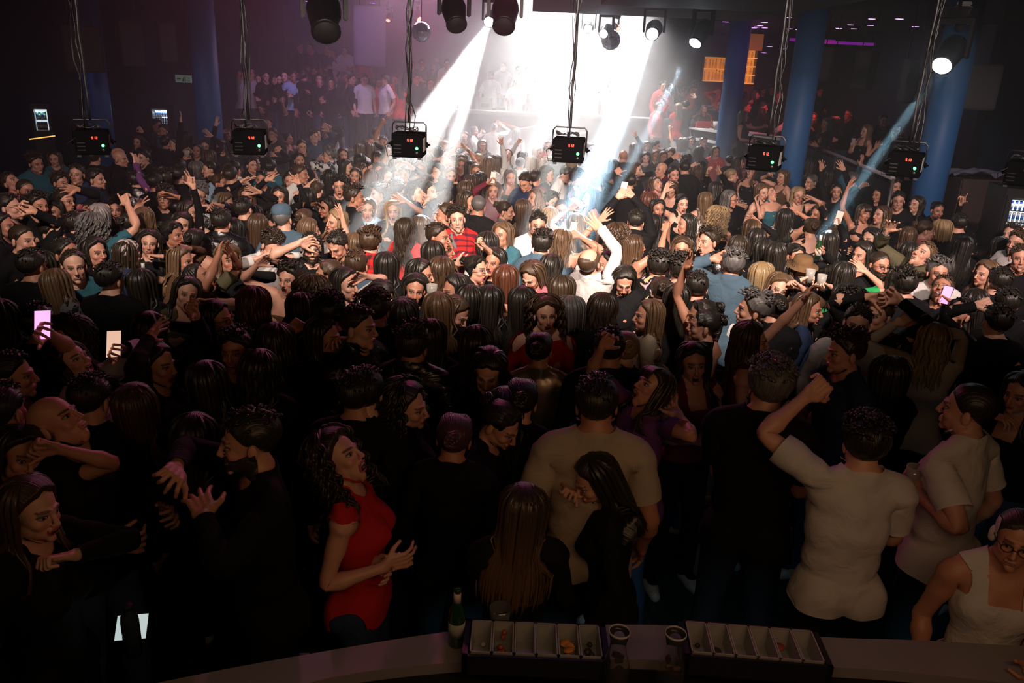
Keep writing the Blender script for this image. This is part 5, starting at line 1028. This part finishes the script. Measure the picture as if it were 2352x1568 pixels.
CROWD = '''
@0 350 3.92
95 265 80 mu Sd lP | | person in pink with head tipped back, partly lit orange, at the far edge
235 335 60 mr Cd tk
210 775 75 m Cd lk | 205,480p
325 90 60 m Td jtd
490 55 15 f Ld lt
690 190 10 m Sd sn
868 230 85 m Sk jnp | | person with short black hair in profile wearing a checked collar under a dark jacket
548 268 70 f Td lk
585 425 75 mg Sk sk | 620,310o
490 525 0 f Bk lk
868 565 -60 fi Bw lP | 790,500o
1060 500 5 f Tk lk | 940,480f
855 670 160 m Ug ttb | 1122,395p | person with curly grey hair and patterned teal shirt pointing one bare arm upwards
480 715 70 m Sk lw | | person in pale long-sleeved top with short black hair, looking sideways in dim rows
600 905 75 m Rk lk
665 1010 35 m Rd tt | | broad-faced person with receding hair and teal t-shirt in the dim rows
860 890 60 fo Wk kk
1160 910 130 f Ed jnd | 1330,1150T | person in leopard headscarf and denim jacket holding a small bottle
525 1185 170 fi Ll jgL | | person with long fair hair from behind in a grey leopard print jacket
1085 50 85 m 0k jk
1290 45 -20 fo Tk lk
1455 235 -110 m Td lp | 1215,60o | person in purple knit sweater stretching one long arm up sideways
1620 200 150 m Sk tk
1480 395 10 mg Td lk | 1530,380o
1310 590 175 f Xl jkl | 1262,450v
1790 375 5 mg Kg jkl | 1855,470c 1925,460P | person with grey hair, glasses and black leather jacket raising a pale phone with both hands
1705 530 80 f Xd ckd | 2045,745r | person with long dark hair in profile stretching a bare arm sideways
1640 640 20 f Lk lk | 1715,165v
1880 150 -50 f Nk lk
1770 150 -150 f Bg sgr | 1670,30G
2050 185 15 moi Sb tu | | person in light blue t-shirt grinning with head tilted
1985 270 80 f Nb lk
2115 150 170 m Sk tw
2035 455 80 f Bl lk
2225 385 15 f Lb lk | 2225,225v 2282,330o
1560 725 75 f Nk ck
1345 805 20 f Wk lk | 1365,925f
1755 790 175 f Nk ck
1640 965 80 fo Ll lB | 1640,850o
2110 690 170 f Xk lk
2060 955 40 f Wl lk | 2130,1080r
1790 1125 90 fou Lk to | 1990,870o 2060,860o | person leaning back, mouth open, with both bare arms stretched up and away
1685 1260 30 foi Lk ko | 1790,1330r
1960 1480 80 fg Lk lk
30 650 90 f Lk lk
430 1010 170 f Lk lk
300 1010 170 m Sk lk
1170 640 170 f Nk lk
700 640 170 m Sk jk
1290 1180 170 f Lk lk | 980,1290r
1000 1130 165 m Sk lk
90 480 90 m Sk lk
2290 560 170 f Lk lk
350 470 60 m Tk lk
1240 250 170 m Sk jkl
2000 620 175 m Sk jkl
@550 350 3.92
805 25 -75 m Qg swb | 735,95o | person in white shirt with black flower blotches, one hand raised to the face
935 20 20 f Ld lk
965 130 80 f Lk lk
1043 205 5 fo Pb lk
1108 165 80 f Wb tk
1160 145 70 f Nd lm
1240 45 10 f Fk tw
1258 160 10 fo Wd tw
1190 225 170 f Br lk
900 295 10 mo Kk lk
1090 70 160 f Lk lk
1480 190 0 f Tb lk | 1455,110o 1525,115o
1415 125 60 f Bb tg | 1365,-30o
1625 150 5 f Bl tw
1690 265 170 f Nb lk | 1745,195f
1710 340 60 f Ld lkL
1850 95 175 m 0k tm
1905 205 15 f Wl lk | 1905,270r
2000 110 0 f Wl kw | 1925,-10r 2065,-10r
2130 170 5 f Ll lw
2150 255 175 f Lk lk
2085 270 170 f Bd lk
2045 335 160 f Bb lk
2050 430 75 f Wd lw
1860 435 150 m Sd tm
1600 380 60 mu Sd pn | 1665,400r | person in navy polo shirt shading the eyes with a hand
2150 475 178 m Cg tk | | person with cropped grey hair from behind in a black t-shirt beside the red checks
1850 560 -80 m Sb tg
1958 590 8 m Kd srw | | frowning person with curly dark hair in a red and black checked shirt
1795 755 70 m Sd sp
1850 860 60 f Lb lw
1745 905 175 f Lk lk
1500 690 170 f Vd tr | | person with long wavy dark hair from behind in a bright red top
1635 660 178 f Lb cw
1385 520 5 fo Xy tkr | 1450,400o | person with very long pale blonde hair blown out by the white spotlight
1150 505 15 fo Bb jud | 1060,530o | smiling person in blue denim jacket, hands lifted, in the white spotlight
865 610 -40 fi Wy cw | 915,535o
790 490 -45 f Bk lk | 705,460o
1040 395 95 m Td lk
1245 365 -55 fD Tk lB
1420 325 170 m Kk lk
357 390 5 fo Lk lk | 290,205v 512,220p | laughing person with long black hair, black sleeves spread upwards in a wide V
555 190 80 m Sb tw
455 250 10 fo Wk lp
280 130 175 m Sk tt
200 240 5 f Sk lk
110 110 50 f Tk lk
540 65 30 f Nk tk
392 600 175 m As ts | | person in a grey flat cap and slate t-shirt seen from behind
585 600 170 f Nb lk
635 690 120 f Ll tw
170 650 175 f Xb lk
300 830 45 md Kd sw | 375,950r 215,940o | person in white shirt looking down with one palm raised
645 850 20 mgr Sk tk | 620,780r | bearded person in black t-shirt and glasses, forearm raised before the face
880 830 -20 md Sk tk
1040 830 178 f Ll lk
1185 800 165 m Tb srp | | person in a red and black checked shirt seen from behind
1060 1010 175 m Sb ss
440 1125 -10 fo Tk zB | 212,960o | person in a strapless dark top with bare shoulders, one palm raised
795 1085 -70 fo Nb lk
655 1250 178 f Ub lk
960 1170 60 fo Lk tw | 1075,1105o | person in white t-shirt with a spread hand raised over the face
1290 1290 50 fod Lk lk
1580 1225 10 fo Wk lk | 1745,1290G
1640 1090 75 f Wk lk
1820 1060 175 f Wb lk
1940 1230 -60 f Lk lk
2135 1040 60 fog Nk ck | 2162,810p | person in glasses with mouth open, pointing one finger up, bracelet on the wrist
135 1350 175 f Vr lk
820 1430 178 m Kk lk
1230 1400 178 m Kd lk
1480 1440 178 f Lk lk
1795 1395 178 f Ll lk
1960 1440 60 fd Lb lk
560 1400 178 f Lk lk
2080 1330 175 f Bk lk
1330 1010 170 f Lk lk
620 400 175 f Lk lk
1780 170 -30 f Bk lk
1330 210 40 f Bb lk
40 500 170 m Sk lk
820 220 170 f Lk lk
700 330 170 f Pb tk | 650,270o
@1100 350 3.92
285 220 10 fo Lb kk | | smiling person with long hair and black camisole turned to the camera, behind a dark bottle
130 340 0 fo Lb lm | 118,245W | open-mouthed person raising a lit phone on a pale blue sleeve
415 262 -30 md Sd sn
512 225 150 m Rd lm
625 195 60 f Ud lk
372 100 170 f Nd tw
468 85 178 f Xy tw
785 200 60 md Sd sw
890 225 100 m Kd tg
1062 270 178 m Dg lk
1170 270 5 fo Lk lk
1005 400 -75 fo Lk ck | 862,315p | person with long black hair in profile pointing a bare arm over the heads
1350 255 -150 m Sk lk | 1262,150p
663 440 30 fo Tk lk
740 515 5 f Lb tw
508 405 -60 f Vl lk
245 520 75 f Nd tg
392 500 178 f Xb lg
530 645 5 m Sk sw
640 580 178 f Wy tw
205 735 -30 f Bl tt | | person with short fair bob and teal top, a thin chain over the shoulder
565 820 175 m Tk ssd | | person with tousled black hair in a blue denim shirt from behind
130 975 -20 f Wk lk
475 1110 -35 fd Bb lP
242 1130 178 f Lr lk
648 1030 178 f Wk lk
1000 975 150 mu Db sw | 1048,610o | bald person in a white shirt stretching one arm straight up
1155 1000 -70 f Lk lk
1310 1150 -5 fd Xk jk | | person with very long straight dark hair over a white top, eyes lowered
1620 1010 170 m Kk skf | | person with curly black hair in a dark flowered shirt from behind
1410 840 110 f Lb kk | 1692,655f | person in black tank top raising one bare bent arm with a closed fist
1612 500 10 fo Lk kkL | | smiling person with long black hair and a black patterned tank top
1832 455 10 fo Nk kk | 1690,300r | laughing person with black hair tied back, thin straps and long necklace
1415 610 170 m Sk sk | 1295,345W 1340,340r | person in black shirt holding a phone overhead with both hands
1530 440 175 f Br lm
1730 335 -20 fd Wb kk
1640 150 -60 m 0b tm
1755 195 10 m Sk lk
1600 285 30 fou Bb lP
1865 640 -80 fo Xk lk
2035 430 178 f Ll cw
2140 580 178 f Uy ck | | person with a round mass of blonde curls from behind
2265 415 60 fg Wg lk
1825 860 -10 f Wb lk
2060 795 -60 mo Td jkl | | shouting person with short dark hair in a black leather jacket
2285 1000 175 m Tg os | 2195,930r | person with grey hair in a slate hooded sweater, hand at the ear
1240 745 178 f Ub ke | 1130,560o
745 785 178 f Wl ck | 850,710W
2140 330 100 f Lk lk | 2060,155r 2160,165o
2280 205 80 f Py tk
1810 1040 175 m Kk lk
1640 1240 178 f Nd lk
1110 1400 178 f Vd lk
390 1340 178 f Xk lk
600 1450 10 fo Ub ur | | smiling person with a mane of curly fair hair and red blouse
825 1430 178 f Bg lk
745 1235 178 f Bd lk
1520 1460 -80 f Ll lb
2000 1460 -85 f Nk km | 1880,960o | person with a very long bare arm stretched up through the dark rows
1500 50 0 f Bk lk | 1480,110o
1590 30 10 fo Wl lk
1715 20 10 fo Bb lk
1660 40 20 f Lb lk
2340 90 80 f Lk lm
1960 180 170 f Lb lk | 1945,100p
1870 60 150 f Lk lk
880 640 178 f Ly cw | 865,470f | person overexposed white, one fist raised in the spotlight
2330 840 175 f Xd lk
1560 640 175 f Xk lk
1780 1300 170 f Lk lk
100 1330 170 f Lk lk | 180,1380r
1960 1200 170 m Sk lk
90 820 160 f Wk lw
90 100 178 f Ll tw
10 240 178 f Lk lk
1420 150 60 f Lb lk | 1440,200o
@1650 350 3.336
255 150 -40 fou Ld kk
490 185 -60 fo Bl kB | 395,165f
340 300 20 fo Bl kk
398 312 30 fou Nl ct | 290,360r | person in a satin blue strappy top hugging a friend, chin up
612 325 5 fo Ly kk | 680,330p
712 222 -70 m Cg sk
905 295 -20 fo Sk lk | 782,80o 952,95o | person in black raising both open hands high above the head
1010 205 -120 m Sg lt | 1100,60o 1040,230o
1225 320 -60 f Nk lk | 1115,235K
1120 460 5 fo Fd kk | 1000,235o | open-mouthed person with a fringe and black tank top, one bare arm straight up
1385 262 5 m Sd lk
1378 365 -20 m Sk lk
1512 395 -60 f Wd lk
1680 440 0 f Nk lk | | calm person with slicked back black hair beside the white side counter
2050 560 -50 fou Td lk | 1872,345p | person pointing one bare arm up beside the white side counter
2245 620 -60 mo Sd lk
2290 680 -60 m Sb sw
2310 800 -20 m Sb sk
1590 595 80 fo Nb tP
1710 590 175 f By lk
1865 715 178 f Xk lk
1245 475 -70 f Wb lb
1165 655 -60 fo Lk lk
1100 770 -60 f Wk kk
1238 855 10 mgr Cd tk | | person with glasses, short beard and black t-shirt, smiling down
1570 775 -60 mu Sl jo | 1322,555o | person in an olive jacket over white, tilting back with one arm straight up
1685 915 -15 m Tg sw | | person with tousled grey hair and white shirt
1712 1040 -40 fou Sb lk | 1730,1120Z
1850 1225 -70 fu Sk lk
2045 920 -70 f Ll ck
2150 985 170 m Sk tk
1225 1230 -60 m Rb lk | 1250,1090f 1320,1075f | person with receding hair in profile, both fists raised
1065 1300 -20 m Sk lw
1035 1170 80 m Kk lm
592 785 15 fo Nk lk | 770,725T
712 575 175 f Nb ck
515 500 150 f Lk kw | 565,425r
250 590 178 f Ll lk | 270,510o
290 660 170 f Lk lk
345 745 170 f Lk lk
432 770 178 f Lk lk
322 935 178 f Xy lw
465 1035 -10 fi Bl lB | 585,990f
640 930 5 f hb lk | 700,960G 800,1010G | person in a brown brimmed hat lifting two glasses
695 1190 60 f Lb ln
262 1190 -100 m Tg lk
435 1190 178 f Nk lk
950 930 175 f Lk te | 1080,865o | person in bright green top waving one bare forearm
880 650 -60 f Xb lk | 920,530W
2130 1290 178 m Sk lk | 2065,1150f
1640 1430 170 f Wy lb | 1435,1250f 1500,1300f
840 680 178 f Lk lk
1420 1000 178 m Tk lk
1950 1150 178 f Lk lk
2200 1150 178 m Sk tk | 2290,1290r
960 1110 178 f Lk lk
1440 640 178 f Lb lk
1840 540 178 m Sk lk
2150 720 178 f Lk lk
1450 760 170 f Lk lk
760 470 -60 f Lb lk | 770,400o
@0 680 3.336
95 590 105 mh1.62 Sk tk | 315,240Z | person with short black hair at the picture edge holding up a glowing pink phone
520 325 -15 fi Ud lk
555 490 70 fu Xk jwd | 885,400W | person in a pale denim jacket filming with a lit phone held in raised hands
1210 510 75 fo Lk lk | 1180,230o 1475,60f | laughing person in profile with long dark hair, one very long arm raised
1800 410 0 f Tk lk
2120 340 178 f Vd lk | 2270,190f
430 940 85 mu 0k lk
175 1200 50 fi Lk ck | 310,1130f | tilted person with one bare elbow raised sideways in the dark
1600 650 178 f Lk jk
1050 830 178 f Xb lk
1150 250 178 f Lk lk | 1190,200o
30 150 178 f Lb lk
20 860 178 m Sk lk
700 770 178 m Sk lk
2000 560 178 f Wk lk
300 200 178 m Sk lk
@600 650 3.336
755 325 75 m Sd jkl | | person with short dark hair in profile wearing a black leather jacket
1170 460 165 m Td jkl | | person with tousled hair from behind in a shiny black leather jacket
1090 245 178 f Lk lk
485 400 80 f Lk lk | 600,440r
1650 465 178 f Wd lk
1740 660 -5 fd Lk lk
1120 930 75 f Uk lk
2130 505 170 f Nk lbq | | person with a dark bun from behind in a glittering beige top
1990 890 178 f Nk lk
1480 1170 178 f Np lk
1845 1080 60 fd Nk lk | | person with black hair and lowered eyes, face lit amber, in the front row
1300 400 178 f Ld lk
800 820 178 m Sk lk
@1100 650 3.336
1120 500 178 f Ny lk
1330 790 -65 fou Fd tp | 975,420r 1420,1060r | person with a dark fringe lifting one amber lit bare arm over the head
900 900 178 mh1.78 Sk tb | | broad person in a plain beige t-shirt from behind in the front row
1645 600 0 fo Lk km | | person with mouth open wide, round face, dark hair and maroon tank top
1720 320 -100 f Nk lk
2095 430 75 f Vd km | 2620,0r | person with long wavy auburn-brown hair in profile, bare arm reaching up
2225 760 172 mh1.80 Kg tk | | very broad person with curly grey hair and black t-shirt from behind
200 950 178 f Lk lk
1000 480 178 m Sk lk
@0 0 1
570 1008 -75 mrh1.74 Sk lk | 392,1092c 452,1148o | bearded person in a dark sweater, face lit amber, holding a phone low in both hands
778 1045 75 fouh1.60 Ud xr | 925,1290r 880,1310r | person with bushy curly hair in a red sleeveless dress, head thrown back
1364 1098 -75 fdh1.50 Lk lk | 1300,1128f
1200 1165 178 fh1.50 Xd lk | | person with long dark hair from behind, right at the bar
1938 805 -85 m Td tn | | person with thick dark hair in profile and navy t-shirt
1985 1010 172 mh1.70 Kk tw | 1884,880f | person in a white t-shirt with dark curly hair raising a wristwatch arm
2222 935 -130 mh1.76 Ck tw | 2078,1110G | person with cropped black hair in a pale t-shirt holding a dark cup
2040 860 178 f Bk lk
75 1165 75 fh1.60 Lb lk | 115,1290f
2335 1232 -30 mgh1.53 Cd kw
2345 900 -60 f Lk kk | 2300,960r
450 1000 178 f Lk lk
820 900 178 m Sk lk
2060 640 178 f Lk lk
@0 0 2.94
1412 855 60 m 0b lk | | bald person with a large round head below the second blue pillar
1640 595 80 m1 Sd tw | 1625,500o
1710 695 0 m1 Dd lw
1760 765 5 f1 Lk lk
1798 570 30 m1 Sk lk
1862 565 -20 f1 Sk lk
1982 590 40 m1 Sb tu | 2085,620r
2035 535 60 m2 Sk lk
2165 595 5 f1 Lk lk
2110 450 -20 f2 Nk lk | 2130,490r
2290 800 10 f Lk lk
1893 722 30 f1 Lk lk
1812 830 0 m Sk lk
1842 905 -20 m Sk lk
1945 930 75 f Nk kk
2038 985 30 m Ck tk
2120 920 60 m Sk ln | 2205,860o
2222 890 10 f Lb lw
1060 845 70 m Sk lk
1100 880 10 m Sd lt
930 955 0 f Lk lk | 945,870P
960 1045 0 fo Wk lk
1180 965 -60 m Sk lk | 1225,770o
1265 930 170 f Lk lk
1330 1015 10 fg Lk lk | 1270,1005G
1388 985 5 f Lb lk | 1405,895o
1490 985 20 f Lk lk | 1465,775o
808 1050 85 m 0b lk
1560 830 10 f Lk lk
1640 780 0 m Sk lk
1700 900 178 f Lk lk
1540 900 5 f Lk lk | 1525,880o
1000 935 5 f Bk lk
1420 1060 178 f Lb lk
1720 1100 60 f Lk lk
1770 1010 178 m Sk lk | 1885,1000f
1560 1180 178 m Sd lk
1120 960 178 m Sk lk
1220 1130 178 m Sk lk
1140 790 178 f Lk lk | 1150,765o
1050 1230 178 m Sk lk
640 1060 178 m Sk lk
2060 720 178 m1 Sk lk | 2000,800o
2210 470 0 m2 Sk lk
2260 560 -30 f2 Lb lw
2330 520 0 m2 Sk tw
2240 680 30 f1 Lk lk
2310 690 178 f1 Lk lk
1930 640 0 m1 Sk lk
2100 500 10 m2 Sd lk | 2170,490r
2230 380 0 f2 Lk lk
@700 0 2.94
150 895 30 m Sk lk | 150,850o
80 905 40 m Sk lk
225 800 10 f Lb lk
290 855 5 f Wl lw | 265,820v 345,810v
265 1040 30 fo Lk lk
440 1005 178 f Lb lk | 440,950v
530 960 0 m Sg tw | 530,810p
650 1130 60 f Lb lw | 585,1050o
940 985 5 fo Ll tw | 900,930r
1060 1085 0 f Wb kw | 1040,970r 1062,970r | person forming a ring overhead with both bare arms in the haze
1080 920 5 f Lb lk
1150 850 60 f Lb lw | 1190,880o
1200 980 5 fo Lb lk
1170 1080 0 f Ly lw
1370 1045 0 fou Ll tw
1575 1030 60 f Ly lb | 1630,1060Z
1580 870 10 f Lb lb | 1635,800o
1640 985 5 fo Bd lr | 1720,770o
1935 1000 20 f Ll lb
2150 1055 178 m 0b lk
2310 985 5 f Lb lk
2010 990 178 f Xl kk | 2070,765o 2095,810o | tall person with long fair hair reaching both bare arms high in the haze
370 1010 178 f Lb lw
700 1080 178 f Lk lk | 680,1020o
830 1080 178 f Lb lw | 870,1010o
1010 1040 178 m Sk tw
1290 1090 178 f Lb lw | 1325,930o
1470 1060 178 f Lk lw | 1450,940W
1730 980 178 m Sk lk | 1810,1010o
1800 1100 178 f Ly lw
2220 1000 178 f Lb lk | 2230,900o
2080 1120 178 f Lk lk
1880 900 178 f Lb lb
1280 850 178 m Sb lw | 1310,830r
1430 860 178 f Lb lw
980 850 178 f Lk lk | 985,880o
600 880 178 f Lk lk
480 900 178 m Sk lk
400 860 178 f Lk lk | 345,810o
750 960 178 f Lb lw | 740,900o
1120 1130 178 f Lk lk
900 1040 178 m Sk lk
1258 480 178 mSh1.8 Sk tw | | broad person in a white t-shirt from behind behind the booth desk, lost in glare
1085 612 80 mS Sg tw
1120 575 80 mS Cg lk
750 590 60 mS Sk lk
850 600 10 fS Lk lk
540 615 -70 m1 Sg tw
405 600 20 m1 Sg tw | | grey-haired person in white t-shirt standing on the hazy tier beside the red table
320 560 60 m1 Sk lk
270 520 60 m1 Sb tw | 330,590r
400 480 20 m2 Sk tr
610 500 0 m1 Sk lr
100 590 0 m1 Sk lk | | square-faced person in black standing alone on the hazy tier
960 460 10 mS Sk lw
1010 600 60 fS Lk lk
1570 490 0 mSu Sk tw | 1555,410o | person in white behind the booth with one arm raised into the glare
1445 490 0 fS Lb lb
1430 650 0 mS Db tw
1545 620 10 mS Sk lk
1860 640 178 mS Ck lk
1925 640 178 mS Tb lk
1962 680 178 fS Nk kk | | person in a black open-backed top behind the booth counter
2065 560 60 mS Sk tu
1700 470 0 fS Lb lw | 1680,420o
1940 480 0 fS Lb lk
1900 520 10 fS Lb lw
1780 500 0 mS Sk lw
1340 500 0 mS Sk lw
2120 620 60 fS Lb lw | 2150,600r
870 440 0 fS Lk lk | 890,400v
790 480 0 mS Sk lk
720 470 10 fS Lk lk
640 590 178 f1 Lk lr
500 560 0 f1 Lk lr
180 640 0 f1 Lk lk
40 470 0 m2 Sk lk | 60,500r
170 470 0 f2 Lk lk
@1500 0 2.76
110 530 0 fR Lk lr
190 540 10 fR Lk kk | 180,500r
270 515 20 mR Sk lr
245 570 30 fR Lk lr
330 470 10 mR Sk lk | 450,430o
600 640 60 mR Sk lk | 620,640r
645 620 70 fR Lk lk
705 645 60 mR Sk lk
790 655 0 fR Lb lk
575 735 80 fR Lk xk | 720,800r | person in black sleeveless top leaning over the white drinks counter
690 705 170 fR Ld lk
430 650 -60 mR Sk ln | 390,670r
410 600 0 fR Lb lr | 405,575o
520 620 10 fR Nk lk | 530,580o
330 640 10 fR Lb lk
210 640 170 mR Sk lk | 265,605o
160 680 170 fR Ll lr
60 590 10 mR Sk lr
40 660 20 fR Lb lr | 50,610r
870 730 60 fR Lk lw | 850,800o
1010 745 5 fR Wl lk | 1000,810c | person with long wavy fair hair and black top, standing by the railing post
1085 580 5 mR Sk jk | | person in dark jacket and pale shirt standing at the back of the raised floor
1095 785 -60 fR Lk lk | 1045,900G
1240 725 -60 mR Sk lk | 1160,740G
1350 830 -70 fR Ll ck | 1430,920r 1260,910G | person in a black strappy top leaning forward, bare arm bent, on the raised floor
1460 760 0 mR Sk lk | 1550,850o
1540 830 -20 fR Lk lk | 1590,850r
1710 850 0 fR Lk lk
930 700 0 fR Lk lk | 935,790f
755 560 0 mR Sk lk
700 570 10 fR Lk lk
20 925 60 m Sk lk
60 975 5 f Bb lk
112 970 0 fo Lb lk
190 905 175 f Ug tw | 100,800p | person with curly grey hair and white top pointing one arm up
242 892 5 f Bd lk
290 960 178 f Xk lk
370 845 50 f Lb lk | 385,770o
398 960 10 fo Lb tr
440 900 178 f Wk lk | 440,870o
552 945 -40 fo Lb cr | 495,850o | laughing person in an orange-red strappy top, bangles on the raised wrist
485 1020 178 f Nk lk
320 900 20 m Sk lk
200 1060 178 m Sk lk | 150,980G
530 880 178 m Sk lk
640 860 178 f Lb lk | 655,840v
770 890 60 f Lk lk | 770,840v
900 1000 20 f Xb lk | 940,1060G
1000 1040 178 f Lk lk
860 1060 170 m Sk lk
300 1060 178 f Lk lk
1120 1110 178 f Lk lk
960 960 -60 f Lb lk | 840,900o
'''
parse(CROWD); body_lods(); SCREEN_P = plain('pink_screen', (.5, .2, .4), emit=(1, .35, .75), es=1.6, noise=.8, nscale=30); SCREEN_W = plain('pale_screen', (.6, .5, .5), emit=(1, .62, .45), es=.8, noise=.8, nscale=30)
for i, d in enumerate(PEOPLE): d['i'] = i; place(d)
rank = sorted(PEOPLE, key=lambda d: d['dep'] * (.5 if d['label'] else 1)); near, far = rank[:300], rank[300:]
for d in near: make_person(d, d['i'])
TINTED[0] = True; FAR_M = [skin_mat(), hair_mat(), cloth_mat('plain')]; TINTED[0] = False; ACC = []
for d in far: make_person(d, d['i'], ACC)
PEOPLE = near
def far_crowd():
    V = np.concatenate([a[0] for a in ACC]); n = np.cumsum([0] + [len(a[0]) for a in ACC]); T = np.concatenate([a[1] + k for a, k in zip(ACC, n)]); R = np.concatenate([a[2] for a in ACC])
    me = np_mesh('crowd', V, T, FAR_M, R); c = me.color_attributes.new('tint', 'FLOAT_COLOR', 'POINT'); c.data.foreach_set('color', np.concatenate([np.tile(a[3], len(a[0])) for a in ACC]).astype(np.float32)); me.polygons.foreach_set('material_index', np.concatenate([np.full(len(a[1]), a[4], np.int32) for a in ACC]))
    tag(link('crowd', me), 'dense far crowd of small dancing people in the haze up to the booth and on the tiers', 'crowd', kind='stuff')
far_crowd()
label_people(); held_things(); print('people', len(PEOPLE))
